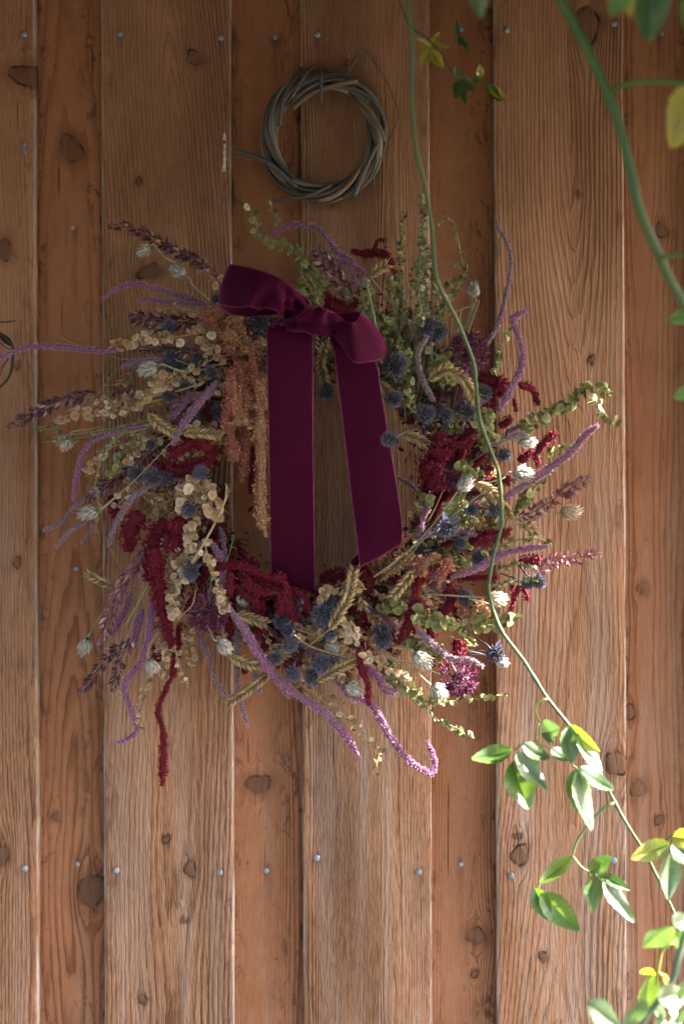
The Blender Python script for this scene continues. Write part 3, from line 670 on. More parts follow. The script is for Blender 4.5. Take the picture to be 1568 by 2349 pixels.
# --- procedural body of the wreath, zoned round the ring as in the picture
def zone(th):
    for lo, hi, w in ((30, 96, dict(G=.55, g=.15, r=.08, h=.10, s=.12)), (96, 200, dict(b=.42, p=.12, h=.08, z=.12, s=.14, v=.12)), (200, 262, dict(r=.28, p=.2, v=.16, b=.22, h=.06, s=.08)),
                      (262, 312, dict(b=.34, r=.20, h=.09, w=.12, v=.13, s=.12)), (312, 350, dict(G=.36, r=.24, z=.14, v=.10, b=.08, h=.08)), (350, 390, dict(r=.26, G=.30, h=.10, v=.14, s=.12, p=.08))):
        if lo <= th < hi or lo <= th + 360 < hi: return w
    return dict(b=.5, G=.5)
NF = 330
for k in range(NF):
    th = (360 * (k + rng.random()) / NF) % 360; w_ = zone(th); kind = rng.choice(list(w_), p=np.array(list(w_.values())) / sum(w_.values()))
    a = R(th); rd = np.array([math.cos(a), -math.sin(a)]); tg = np.array([-math.sin(a), -math.cos(a)])
    r0 = rng.uniform(238, 340); root = np.array(WC) + rd * r0 * np.array([.97, 1.04])
    dr = rd * rng.uniform(.25, .95) + tg * rng.uniform(.35, .95); dr /= np.hypot(*dr); ln = rng.uniform(80, 185)
    if 60 < th < 130: ln *= .75
    side = np.array([dr[1], -dr[0]]) * rng.normal(0, .10) * ln
    pts = [tuple(root), tuple(root + dr * ln * .5 + side), tuple(root + dr * ln + side * .3 + np.array([0, ln * .08]))]
    dd = rng.uniform(.05, .115)
    if kind == 'b': discs(pts, int(rng.integers(16, 30)), 6, 'BEI', dd, dd + .02, 15)
    elif kind == 'G': discs(pts, int(rng.integers(20, 36)), 5.6, 'GRN', dd, dd + .02, 15)
    elif kind == 'g': discs(pts, 46, 3.6, 'GRG', dd, dd + .02, 11)
    elif kind == 'r': crimson(pts, rng.uniform(8, 14), dd, dd + .02)
    elif kind == 'z': bronze(pts, rng.uniform(7, 11), dd, dd + .01, pal=RUST if rng.random() < .5 else TAN)
    elif kind == 'v': spike(pts, rng.uniform(5, 7.5), PUR if rng.random() < .7 else PUG, dd, dd + .02)
    elif kind == 'p': plum(pts, rng.uniform(10, 14), dd, dd + .02)
    elif kind == 'w': wheat([pts[1], pts[2]] if ln < 110 else [tuple(root + dr * ln * .4), pts[2]], 10, dd + .01, dd + .02)
    elif kind == 'h': holly(tuple(root + dr * ln * .5), rng.uniform(12, 16), d=dd + .02)
    elif kind == 's': straw(pts, rng.uniform(1.4, 2.4), STRAW if rng.random() < .5 else GST, dd, dd + .02)

# --- the heads and spikes that stand out, placed where the picture shows them
for z, pts, r, pal, d0, d1 in [
    (1, [(1330, 720), (1100, 650), (870, 590), (740, 620), (650, 685)], 20, PUR, .10, .08), (1, [(1330, 725), (1100, 705), (880, 685)], 18, PUR, .11, .09),
    (1, [(770, 1010), (560, 1010), (330, 985), (160, 1000), (0, 1060), (-60, 1085)], 20, PUR, .11, .07), (1, [(1060, 1060), (900, 1070), (770, 1130)], 19, PUG, .12, .11),
    (4, [(1390, -10), (1250, 150), (1150, 290), (1100, 395)], 26, PUR, .155, .15), (4, [(1250, 60), (1170, 120), (1090, 230)], 26, PUR, .125, .13),
    (4, [(980, 265), (750, 310), (570, 390), (500, 560), (465, 755)], 20, PUR, .13, .10), (4, [(640, 680), (500, 770), (390, 890), (275, 945)], 16, PUG, .11, .08),
    (4, [(980, 640), (840, 740), (740, 900), (690, 1045)], 19, PUG, .14, .12), (4, [(560, 880), (450, 940), (360, 1050)], 17, PUG, .11, .09), (4, [(600, 900), (560, 960), (530, 1025)], 14, PUG, .08, .07),
    (4, [(1290, 1000), (1370, 1050), (1420, 1200), (1410, 1320)], 22, PUR, .13, .13), (4, [(1280, 1010), (1240, 1130), (1215, 1270)], 20, PUR, .13, .13),
    (7, [(490, 300), (430, 450), (350, 570)], 22, PUR, .09, .08), (7, [(620, 330), (610, 520), (560, 720), (450, 880), (480, 1020), (530, 1150), (490, 1210), (400, 1250)], 24, PUR, .13, .10),
    (7, [(560, 400), (520, 560), (500, 650)], 26, PUR, .10, .09), (7, [(900, 540), (960, 650), (1010, 800), (1060, 910), (1110, 950)], 18, PUG, .11, .09), (7, [(1130, 450), (1170, 700), (1170, 900), (1230, 1155)], 20, PUG, .10, .09),
    (7, [(1110, 390), (1210, 530), (1330, 730), (1450, 870), (1600, 980), (1720, 1060), (1840, 1190), (1945, 1350)], 27, PUR, .165, .14), (7, [(1300, 740), (1270, 820), (1310, 930)], 18, PUG, .12, .12), (7, [(1400, 830), (1440, 890), (1500, 960)], 22, PUR, .12, .11),
    (8, [(180, 620), (330, 690), (460, 720)], 22, PUG, .13, .13), (8, [(570, 760), (660, 820), (710, 910), (790, 930)], 27, PUR, .15, .14),
    (8, [(400, 860), (500, 950), (620, 1000), (720, 1170), (830, 1330), (930, 1410), (1010, 1440), (1020, 1350), (975, 1230)], 25, PUR, .14, .11), (8, [(430, 840), (520, 930), (600, 980)], 30, PUR, .12, .12),
    (8, [(910, 530), (1010, 620), (1130, 710), (1250, 720), (1335, 765)], 22, PUG, .155, .165), (6, [(430, 1240), (600, 1180), (750, 1100), (900, 1060), (1050, 1045)], 25, PUR_LIT, .16, .185),
    (6, [(780, 730), (900, 650), (1050, 550), (1190, 450), (1290, 330), (1370, 270)], 27, PUR_LIT, .14, .185), (6, [(690, 400), (800, 350), (915, 320)], 20, PUG, .14, .14), (6, [(790, 320), (910, 255)], 18, PUG, .12, .13),
    (6, [(600, 970), (450, 950), (300, 960), (200, 990)], 22, PUR, .14, .13), (6, [(230, 980), (255, 870), (285, 785)], 20, PUR, .13, .13),
    (3, [(570, 1394), (640, 1260), (700, 1130), (715, 1030), (680, 900), (650, 810), (690, 785), (760, 745)], 25, PUR, .15, .14), (3, [(470, 1000), (560, 840), (610, 650), (640, 450), (610, 320), (560, 240), (545, 170)], 18, PUG, .10, .09),
    (3, [(150, 1340), (70, 1180), (50, 1030), (110, 920)], 20, PUG, .15, .16), (2, [(860, 440), (750, 380), (690, 290), (600, 220), (450, 220), (320, 300)], 21, PUR, .11, .10), (2, [(940, 520), (830, 460), (700, 420), (570, 390)], 20, PUR, .12, .11), (2, [(830, 480), (860, 540), (880, 600)], 19, PUR, .13, .13),
    (5, [(1440, 690), (1380, 640), (1310, 600)], 14, PUG, .05, .05), (3, [(225, 1230), (205, 1300), (190, 1394)], 16, PUG, .12, .12), (1, [(950, 1090), (870, 1130), (820, 1200)], 16, PUR, .09, .08), (7, [(1030, 20), (1070, 150), (1080, 300)], 20, PUR, .14, .14)]:
    spike(Z(z, pts), r * .36, pal, d0, d1)
for z, pts, r, d0, d1 in [
    (4, [(1330, 430), (1270, 370), (1150, 420), (1080, 480)], 38, .14, .14), (4, [(1350, 400), (1330, 500), (1170, 560), (1010, 540), (1000, 490)], 50, .13, .13),
    (4, [(900, 830), (840, 920), (815, 1080)], 50, .12, .12), (4, [(1060, 870), (990, 1000), (960, 1150), (1000, 1300), (1010, 1394)], 52, .125, .13), (4, [(1160, 860), (1120, 960), (1110, 1080)], 55, .14, .14), (4, [(1290, 840), (1320, 940), (1330, 1000)], 66, .08, .08), (4, [(1400, 700), (1380, 820)], 50, .05, .05), (4, [(700, 720), (760, 850)], 40, .08, .08),
    (7, [(640, 10), (655, 180), (690, 320), (710, 480), (745, 650)], 48, .145, .14), (7, [(600, 80), (600, 220)], 36, .12, .12), (7, [(800, 480), (780, 620), (770, 750), (730, 860), (680, 970), (660, 1060), (690, 1180), (695, 1300), (690, 1400), (685, 1525)], 27, .10, .09), (7, [(640, 620), (660, 740)], 30, .08, .08),
    (7, [(1010, 130), (1150, 120), (1280, 160), (1380, 195), (1480, 190)], 30, .145, .15), (7, [(1120, 160), (1110, 310)], 30, .15, .15), (7, [(1150, 240), (1250, 330), (1330, 380)], 30, .14, .14), (7, [(1200, 210), (1330, 290), (1430, 300), (1430, 440)], 28, .15, .15), (7, [(1480, 290), (1500, 390), (1530, 470)], 28, .15, .15), (7, [(1290, 180), (1400, 260), (1510, 270), (1560, 330)], 30, .135, .14), (7, [(1190, 150), (1260, 230), (1380, 250)], 34, .135, .135),
    (8, [(20, 180), (80, 260), (40, 430)], 22, .15, .15), (8, [(100, 280), (90, 380), (130, 470)], 22, .15, .15), (8, [(160, 280), (210, 340), (240, 440)], 24, .15, .15), (8, [(560, 150), (610, 230), (600, 300)], 38, .11, .11), (8, [(420, 180), (300, 210)], 38, .07, .07), (8, [(500, 250), (380, 270)], 30, .09, .09),
    (8, [(1000, 120), (920, 220), (890, 380), (850, 520), (790, 610)], 40, .15, .15), (8, [(930, 330), (960, 440), (1020, 580)], 34, .155, .15), (8, [(1120, 230), (1120, 380), (1050, 420)], 42, .13, .13), (8, [(1150, 390), (1200, 470)], 36, .12, .12), (8, [(1170, 590), (1180, 700)], 48, .11, .11), (8, [(540, 650), (560, 780), (600, 880), (610, 1010)], 27, .165, .155),
    (8, [(1560, 250), (1530, 340), (1500, 420)], 20, .12, .11), (8, [(1020, 680), (1020, 770)], 12, .10, .10), (8, [(1045, 690), (1080, 780)], 14, .10, .10), (8, [(530, 430), (560, 510)], 18, .12, .12),
    (6, [(310, 340), (420, 390), (500, 400), (570, 360)], 44, .13, .13), (6, [(290, 430), (400, 460), (430, 430)], 40, .14, .14), (6, [(230, 560), (330, 550), (310, 690)], 55, .14, .14), (6, [(870, 10), (960, 60), (990, 140)], 24, .12, .11), (6, [(640, 20), (760, 80)], 40, .11, .11), (6, [(640, 130), (730, 150)], 34, .11, .11), (6, [(830, 100), (850, 185)], 18, .11, .11), (6, [(740, 280), (820, 230)], 38, .10, .10), (6, [(1110, 310), (1030, 380), (980, 450), (990, 540)], 25, .125, .12), (6, [(860, 500), (960, 430)], 34, .11, .11), (6, [(770, 580), (800, 660)], 24, .12, .12), (6, [(550, 1020), (690, 980), (800, 955)], 46, .135, .13),
    (6, [(820, 1280), (840, 1394)], 24, .11, .11), (6, [(890, 1290), (925, 1394)], 20, .10, .10), (6, [(860, 1150), (1010, 1130)], 34, .09, .09), (3, [(430, 1180), (560, 1230), (600, 1310)], 46, .12, .12), (3, [(690, 1230), (780, 1260), (810, 1360)], 26, .11, .10), (3, [(-20, 780), (50, 790)], 38, .08, .08),
    (2, [(690, 640), (720, 720), (830, 750), (880, 690)], 36, .125, .125), (2, [(840, 380), (950, 400), (1040, 390), (1100, 450), (1120, 530)], 28, .06, .06), (2, [(985, 390), (1010, 315), (1065, 310)], 15, .06, .06), (5, [(390, 400), (385, 560), (375, 710)], 22, .06, .06), (5, [(180, 100), (160, 300)], 26, .10, .10), (5, [(110, 120), (130, 320)], 26, .11, .11), (5, [(1060, 1160), (1130, 1230), (1100, 1330)], 44, .10, .10), (5, [(820, 1260), (950, 1210), (1010, 1250)], 40, .08, .08)]:
    crimson(Z(z, pts), r * .36, d0, d1)
for z, pts, r, pal, d0, d1 in [
    (5, [(450, 60), (440, 300), (450, 520), (440, 700), (450, 850), (475, 985)], 25, TAN, .15, .13), (5, [(350, 210), (340, 450), (325, 640)], 20, RUST, .12, .11), (5, [(210, 150), (240, 300), (270, 430), (290, 505)], 27, RUST, .14, .13), (5, [(290, 40), (305, 180), (295, 270)], 34, TAN, .14, .14), (5, [(400, -10), (400, 190)], 34, RUST, .13, .13), (5, [(250, -40), (262, 100), (262, 190)], 24, RUST, .16, .16),
    (2, [(90, 780), (150, 900), (220, 1050)], 44, TAN, .125, .13), (2, [(30, 820), (60, 950), (110, 1050)], 36, RUST, .12, .12), (2, [(230, 1000), (215, 1150), (240, 1260)], 40, RUST, .14, .14), (2, [(130, 1080), (150, 1250), (160, 1394)], 40, RUST, .14, .14), (2, [(70, 1130), (60, 1394)], 28, RUST, .15, .14), (2, [(265, 1200), (285, 1394)], 30, TAN, .15, .15), (2, [(200, 1280), (210, 1394)], 36, TAN, .13, .13), (1, [(1300, 760), (1380, 830)], 34, RUST, .13, .13), (1, [(1440, 880), (1530, 980)], 40, TAN, .13, .13),
    (8, [(890, 40), (780, 120), (690, 150)], 38, TAN, .11, .10), (8, [(820, 40), (700, 130), (640, 190)], 34, RUST, .09, .09), (8, [(1060, 60), (980, 80), (935, 180)], 24, TAN, .16, .16), (8, [(1120, 60), (1070, 180), (1035, 270)], 24, RUST, .16, .16), (8, [(930, 50), (930, 190)], 22, RUST, .16, .16), (8, [(1230, 480), (1300, 400), (1380, 430)], 28, TAN, .12, .12), (8, [(1330, 330), (1260, 410)], 30, RUST, .11, .11), (7, [(745, 60), (745, 250)], 20, TAN, .12, .12)]:
    bronze(Z(z, pts), r * .43, d0 + .02, d1 + .02, pal)
for z, pts, hw, pal, d0, d1 in [
    (1, [(1400, 540), (1200, 420), (1000, 310), (850, 240), (690, 215)], 40, PLUM, .11, .08), (1, [(1290, 830), (1150, 830), (1000, 825), (810, 800)], 46, PLUM, .11, .09), (1, [(1290, 1030), (1100, 1010), (820, 990)], 32, PLUM, .13, .12), (1, [(870, 1250), (780, 1265), (700, 1285)], 28, PLUM, .12, .12), (4, [(640, 70), (400, 110), (200, 200), (50, 290)], 40, PLUM, .11, .07),
    (4, [(980, 420), (800, 560), (680, 650), (560, 740)], 44, PLUM, .125, .11), (7, [(620, -20), (560, 60), (470, 200), (400, 330), (340, 480), (295, 630)], 50, PLUP, .13, .10), (7, [(490, 590), (330, 700), (250, 830), (155, 930)], 36, PLUM, .11, .08), (7, [(500, 560), (420, 740), (370, 920)], 34, PLUM, .12, .10),
    (6, [(850, 870), (1000, 800), (1150, 700), (1320, 600)], 42, PLUP, .12, .175), (6, [(980, 1220), (1100, 1130), (1250, 1110), (1390, 1090)], 38, PLUP, .125, .185), (2, [(850, 680), (760, 560), (680, 450), (610, 350)], 46, PLUM, .15, .145), (1, [(930, 870), (980, 890), (1060, 870)], 30, PLUM, .10, .10)]:
    plum(Z(z, pts), hw * .36, d0, d1, pal)
for z, pts, hw, d0, stem in [
    (4, [(950, 190), (1000, 250), (1060, 290), (1130, 330)], 36, .15, None), (4, [(1165, 320), (1290, 320), (1400, 335)], 28, .15, [(1000, 300), (1165, 320)]), (4, [(910, 700), (980, 740), (1050, 775)], 30, .12, None), (4, [(740, 1300), (640, 1260), (570, 1215)], 28, .09, [(900, 1320), (740, 1300)]), (2, [(690, 950), (650, 1080), (680, 1240)], 32, .12, None), (2, [(600, 900), (610, 1010)], 30, .12, None),
    (2, [(960, 540), (1010, 500), (1070, 470)], 36, .13, [(1150, 780), (960, 540)]), (2, [(1010, 1200), (1060, 1260), (1110, 1310)], 36, .135, None), (3, [(110, 1200), (220, 1140), (330, 1190), (405, 1320)], 44, .16, None), (6, [(570, 640), (680, 690), (740, 770)], 34, .155, [(490, 690), (570, 640)]), (6, [(770, 770), (800, 870)], 32, .14, None), (6, [(860, 900), (930, 920), (970, 990)], 34, .13, None), (6, [(110, 320), (200, 350), (270, 390)], 32, .13, None), (6, [(190, 1200), (130, 1280), (60, 1360)], 34, .16, [(330, 1080), (190, 1200)]),
    (8, [(350, 530), (430, 400), (480, 300), (510, 150)], 38, .165, [(200, 650), (350, 530)]), (8, [(600, 430), (660, 480)], 36, .13, None), (8, [(270, 850), (400, 780), (550, 710)], 36, .155, [(130, 900), (270, 850)]), (8, [(555, 320), (570, 390)], 28, .13, None), (7, [(1110, 690), (1220, 740), (1310, 750)], 40, .15, None), (7, [(1380, 790), (1250, 900), (1110, 990)], 32, .12, None), (7, [(1150, 420), (1260, 460), (1350, 490)], 36, .14, None), (7, [(755, 270), (765, 460)], 28, .13, None), (7, [(1370, 620), (1470, 700)], 34, .13, None), (7, [(620, 490), (700, 520)], 34, .12, None), (1, [(850, 1160), (770, 1230)], 30, .09, None)]:
    wheat(Z(z, pts), hw * .36, d0, d0, Z(z, stem) if stem else None)
CRM = ((.66, .54, .40), (.60, .47, .33), (.70, .60, .46))
for z, b, t, root, wd, d, pal, op in [
    (1, (960, 350), (880, 405), (1120, 460), 58, .10, 0, 0), (1, (1185, 540), (1090, 480), (1330, 690), 68, .11, 0, 0), (1, (1010, 1112), (880, 1150), (1330, 1130), 72, .15, 0, 0), (4, (450, 335), (400, 430), (740, 240), 66, .11, 0, 0), (4, (780, 440), (730, 490), None, 50, .11, 0, 0), (4, (625, 805), (505, 850), (860, 620), 72, .13, 0, 0),
    (7, (215, 575), (170, 690), (310, 410), 62, .09, 0, 0), (7, (600, 715), (635, 810), (670, 530), 78, .15, 0, 1), (7, (1035, 605), (1125, 670), (990, 510), 66, .165, 0, 0), (3, (412, 680), (385, 575), (330, 930), 64, .11, 0, 0), (6, (1125, 835), (1260, 815), (800, 920), 70, .16, 1, 0), (6, (865, 370), (970, 380), (640, 350), 66, .16, 0, 0), (6, (825, 575), (955, 585), (660, 640), 72, .16, 0, 0), (6, (480, 690), (560, 600), (0, 1210), 70, .17, 0, 0),
    (8, (1355, 325), (1480, 335), (960, 300), 80, .17, 1, 0), (8, (890, 675), (995, 765), (740, 630), 84, .16, 0, 0), (8, (1000, 880), (1095, 960), (700, 700), 76, .17, 0, 0), (8, (1405, 715), (1490, 750), (1200, 660), 60, .10, 0, 0), (8, (450, 875), (555, 930), (320, 790), 70, .15, 0, 0), (8, (330, 605), (415, 655), None, 66, .14, 0, 0), (2, (960, 600), (900, 560), (1000, 860), 60, .12, 0, 1), (7, (1170, 300), (1220, 370), None, 60, .13, 0, 0), (2, (300, 880), (240, 800), None, 40, .10, 0, 0)]:
    paper_head(Z(z, [b])[0], Z(z, [t])[0], Z(z, [root])[0] if root else None, wd * .36, d, CRM if pal else ((.62, .58, .51), (.46, .42, .37), (.74, .70, .63)), op)
for z, c, r, d in [
    (1, (1075, 860), 40, .14), (1, (1085, 1045), 38, .13), (1, (1110, 1105), 50, .12), (1, (1270, 1090), 45, .12), (1, (1080, 1300), 42, .14), (1, (1180, 1240), 34, .13), (1, (1345, 1150), 38, .13), (1, (1380, 690), 36, .12), (2, (250, 820), 55, .14), (2, (685, 1275), 46, .13), (2, (1125, 1110), 60, .16), (2, (1335, 860), 46, .155), (2, (1395, 890), 46, .15), (2, (1125, 1320), 42, .165),
    (6, (270, 200), 46, .155), (6, (400, 205), 38, .15), (6, (540, 180), 45, .14), (6, (70, 100), 40, .16), (6, (40, 360), 42, .205), (6, (770, 460), 40, .13), (6, (640, 70), 46, .13), (6, (410, 920), 50, .17), (6, (565, 810), 30, .16), (6, (710, 810), 38, .155), (6, (490, 1020), 30, .15), (6, (610, 1115), 44, .165), (6, (920, 1280), 36, .12), (6, (990, 1265), 38, .12), (4, (870, 580), 42, .14), (4, (970, 600), 46, .145), (4, (1060, 610), 42, .135), (4, (1280, 575), 46, .16), (4, (1205, 810), 42, .165), (4, (965, 390), 30, .13), (4, (1215, 1195), 42, .15),
    (7, (870, 160), 42, .15), (7, (1490, 530), 36, .15), (7, (1500, 620), 50, .16), (7, (1410, 710), 36, .155), (7, (1520, 810), 48, .16), (7, (1440, 470), 46, .14), (8, (310, 440), 52, .16), (8, (360, 555), 36, .16), (8, (700, 590), 52, .155), (8, (90, 530), 38, .14), (8, (250, 830), 46, .15), (8, (310, 750), 48, .155), (8, (1410, 680), 48, .11), (8, (1220, 325), 44, .135), (8, (690, 540), 42, .15)]:
    q = Z(z, [c])[0]; holly(q, r * .36, d=d, bract=1.5 if (z, c) == (6, (410, 920)) else 1.0, out=(-1, .1) if (z, c) == (6, (40, 360)) else None)
for z, c, r, d, out in [(3, (370, 1030), 122, .12, (.5, -.4)), (7, (985, 410), 122, .14, (0, 1)), (8, (1175, 830), 112, .14, (.4, .8)), (6, (430, 610), 70, .12, (-.3, .3))]:
    allium(Z(z, [c])[0], r * .36, d, 1.0, out)
for z, pts, n, r, pal, d, spread in [
    (1, [(1500, 900), (1300, 900), (1100, 930), (900, 950), (700, 990)], 46, 20, 'BEI', .14, 34), (1, [(1430, 590), (1370, 575), (1310, 570)], 12, 22, 'BEI', .13, 26), (1, [(1400, 1040), (1150, 1180), (940, 1200)], 26, 20, 'BEI', .13, 30), (1, [(1100, 1200), (950, 1290), (860, 1350)], 14, 23, 'BEI', .16, 26), (1, [(1500, 980), (1400, 1000), (1250, 960)], 16, 20, 'BEI', .13, 30), (1, [(1500, 870), (1200, 750), (1000, 750)], 14, 14, 'BEI', .12, 28),
    (4, [(1050, 60), (700, 190), (480, 200), (330, 240)], 44, 20, 'BEI', .125, 36), (4, [(900, 90), (760, 120), (560, 110)], 26, 17, 'BEI', .12, 34), (4, [(1000, 330), (700, 420), (540, 600)], 32, 17, 'BEI', .11, 28), (4, [(900, 350), (800, 480), (690, 600)], 34, 18, 'GRN', .125, 36), (4, [(880, 420), (800, 500)], 12, 17, 'BEI', .13, 30), (4, [(1230, 600), (1200, 680), (1120, 770)], 20, 24, 'BEI', .15, 34), (4, [(1250, 650), (1330, 730), (1370, 880)], 26, 24, 'BEI', .15, 38), (4, [(1240, 640), (1220, 760), (1160, 840)], 18, 22, 'BEI', .14, 36), (4, [(1230, 860), (1220, 960), (1200, 1090)], 20, 22, 'BEI', .14, 30), (4, [(1180, 1100), (1150, 1290)], 18, 22, 'BEI', .145, 26), (4, [(1300, 1000), (1330, 1150), (1350, 1230)], 8, 20, 'BEI', .15, 18),
    (4, [(940, 290), (760, 340), (650, 480), (610, 640), (630, 780), (610, 960)], 46, 10, 'GRG', .145, 14), (4, [(980, 230), (600, 330), (380, 370), (270, 380)], 36, 13, 'GRG', .12, 20), (4, [(420, 340), (350, 300), (210, 280)], 18, 13, 'GRG', .11, 18), (1, [(690, 1394), (680, 1250), (740, 1110)], 14, 9, 'GRG', .10, 12),
    (7, [(820, 20), (790, 150), (750, 300), (765, 460)], 36, 20, 'BEI', .145, 24), (7, [(960, 30), (1020, 190), (1080, 430)], 32, 15, 'BEI', .17, 16), (7, [(1060, 270), (1085, 430)], 24, 13, 'BEI', .17, 22), (7, [(850, 480), (870, 620), (880, 750)], 30, 18, 'BEI', .12, 26), (7, [(670, 560), (690, 720), (690, 850)], 46, 16, 'BEI', .125, 28), (7, [(760, 620), (800, 780), (850, 900)], 24, 13, 'BEI', .14, 14), (7, [(620, 830), (550, 950), (540, 1170)], 28, 14, 'BEI', .12, 14), (7, [(420, 700), (430, 850), (400, 1000)], 18, 12, 'BEI', .07, 16),
    (8, [(280, 320), (420, 260), (590, 270)], 20, 20, 'BEI', .155, 22), (8, [(130, 520), (270, 560), (400, 560), (560, 600)], 36, 20, 'BEI', .145, 38), (8, [(560, 660), (680, 750), (830, 830), (900, 870)], 34, 18, 'BEI', .165, 22), (8, [(180, 880), (350, 1010), (480, 1130), (600, 1230), (680, 1310)], 34, 14, 'BEI', .14, 15), (8, [(680, 1290), (655, 1390), (650, 1490)], 14, 13, 'BEI', .12, 16), (8, [(220, 930), (380, 970), (520, 1000)], 14, 14, 'BEI', .13, 12), (8, [(380, 1060), (470, 1100), (570, 1110)], 14, 14, 'BEI', .13, 13), (8, [(430, 500), (500, 520), (540, 570)], 12, 24, 'BEI', .155, 26), (8, [(400, 830), (450, 860)], 5, 20, 'BEI', .155, 14), (8, [(90, 640), (200, 760), (330, 840)], 26, 17, 'BEI', .12, 30),
    (2, [(700, 600), (480, 390), (330, 320), (250, 250), (220, 150), (170, 60)], 52, 19, 'GRN', .12, 24), (2, [(390, 230), (330, 100), (280, 30)], 16, 12, 'GRN', .10, 12), (2, [(660, 620), (600, 540), (530, 440)], 32, 18, 'GRN', .13, 34), (2, [(640, 680), (560, 640), (500, 570)], 18, 18, 'GRN', .13, 28), (2, [(1150, 800), (1155, 550), (1160, 370), (1180, 120)], 84, 11, 'GRG', .12, 14), (2, [(1300, 850), (1270, 600), (1290, 350), (1300, 150), (1290, 10)], 150, 11, 'GRG', .175, 17), (2, [(1330, 850), (1310, 550), (1345, 330)], 110, 11, 'GRG', .155, 26), (2, [(1270, 850), (1240, 600), (1260, 420)], 80, 11, 'GRG', .14, 22), (2, [(1410, 820), (1380, 600), (1360, 480)], 60, 10, 'GRG', .13, 20), (2, [(1200, 800), (1130, 650), (1080, 560)], 40, 15, 'GRN', .12, 26),
    (3, [(150, 840), (240, 700), (330, 560), (370, 460)], 46, 10, 'GRG', .12, 13), (3, [(200, 720), (330, 560), (320, 400), (280, 220), (230, 180), (160, 220)], 50, 8, 'GRG', .10, 9), (3, [(320, 480), (250, 460)], 10, 7, 'GRG', .10, 9), (3, [(220, 610), (340, 540)], 18, 11, 'GRG', .11, 14), (3, [(120, 830), (260, 640)], 16, 7, 'GRG', .1, 10),
    (2, [(1250, 1394), (1200, 1200), (1180, 1000)], 40, 20, 'GRN', .135, 38), (2, [(1450, 1230), (1440, 1030)], 26, 21, 'GRN', .14, 34), (2, [(1120, 1000), (1090, 900), (1060, 800)], 22, 18, 'GRN', .13, 30), (2, [(1380, 1150), (1330, 960)], 26, 18, 'GRN', .13, 34), (2, [(1000, 900), (960, 740), (1000, 640)], 20, 20, 'GRN', .12, 30), (3, [(570, 1200), (550, 1100), (590, 960), (630, 850)], 16, 18, 'GRN', .12, 18),
    (6, [(880, 310), (1000, 220), (1100, 180), (1200, 120), (1300, 30), (1400, 40), (1450, 85)], 74, 21, 'GRN', .13, 28), (6, [(1340, 95), (1390, 170), (1460, 245), (1510, 230)], 16, 19, 'GRN', .13, 16), (6, [(680, 190), (600, 260), (690, 330), (620, 430)], 42, 20, 'GRN', .15, 28), (6, [(500, 560), (560, 540), (600, 600)], 20, 22, 'GRN', .15, 30), (6, [(860, 780), (950, 680), (1060, 590), (1080, 550)], 26, 22, 'GRN', .13, 22), (6, [(1060, 440), (1200, 420), (1240, 460)], 12, 19, 'GRN', .11, 22), (6, [(640, 1080), (790, 1020), (880, 1000), (1000, 1000), (1080, 1045)], 30, 13, 'GRN', .17, 14), (6, [(740, 1180), (880, 1160), (980, 1190)], 46, 9, 'GRG', .12, 14), (6, [(680, 1300), (830, 1265), (1000, 1250)], 40, 9, 'GRG', .13, 12), (6, [(240, 820), (280, 710)], 18, 22, 'GRN', .12, 30), (6, [(400, 850), (500, 740), (540, 690)], 34, 20, 'GRN', .14, 34), (6, [(140, 30), (170, 110)], 14, 20, 'GRN', .13, 30), (6, [(930, 760), (830, 820), (800, 860)], 18, 15, 'GRN', .13, 20),
    (8, [(690, 410), (780, 350), (840, 420)], 26, 22, 'GRN', .14, 34), (8, [(900, 420), (1010, 470), (1100, 480), (1160, 500)], 32, 25, 'GRN', .16, 32), (8, [(1180, 540), (1290, 480), (1380, 500), (1530, 455)], 40, 23, 'GRN', .14, 30), (8, [(880, 580), (1000, 660), (1100, 720)], 28, 18, 'GRN', .14, 28), (8, [(700, 760), (800, 850), (950, 1000)], 70, 17, 'GRN', .135, 44), (8, [(850, 860), (940, 980), (1060, 1120), (1190, 1180), (1280, 1220)], 40, 13, 'GRG', .12, 14), (8, [(1060, 1110), (1200, 1170)], 4, 24, 'GRN', .12, 10), (8, [(1000, 990), (1200, 980), (1340, 960), (1490, 950)], 22, 15, 'GRN', .12, 12), (8, [(1000, 980), (1100, 990)], 6, 24, 'GRN', .12, 8), (8, [(1200, 560), (1260, 600), (1300, 630)], 12, 17, 'GRN', .12, 14), (8, [(830, 560), (900, 640)], 22, 16, 'GRN', .13, 26), (8, [(1500, 470), (1560, 430)], 9, 18, 'GRN', .14, 14)]:
    discs(Z(z, pts), n, r * .36, pal, d, d + .008, spread * .36)
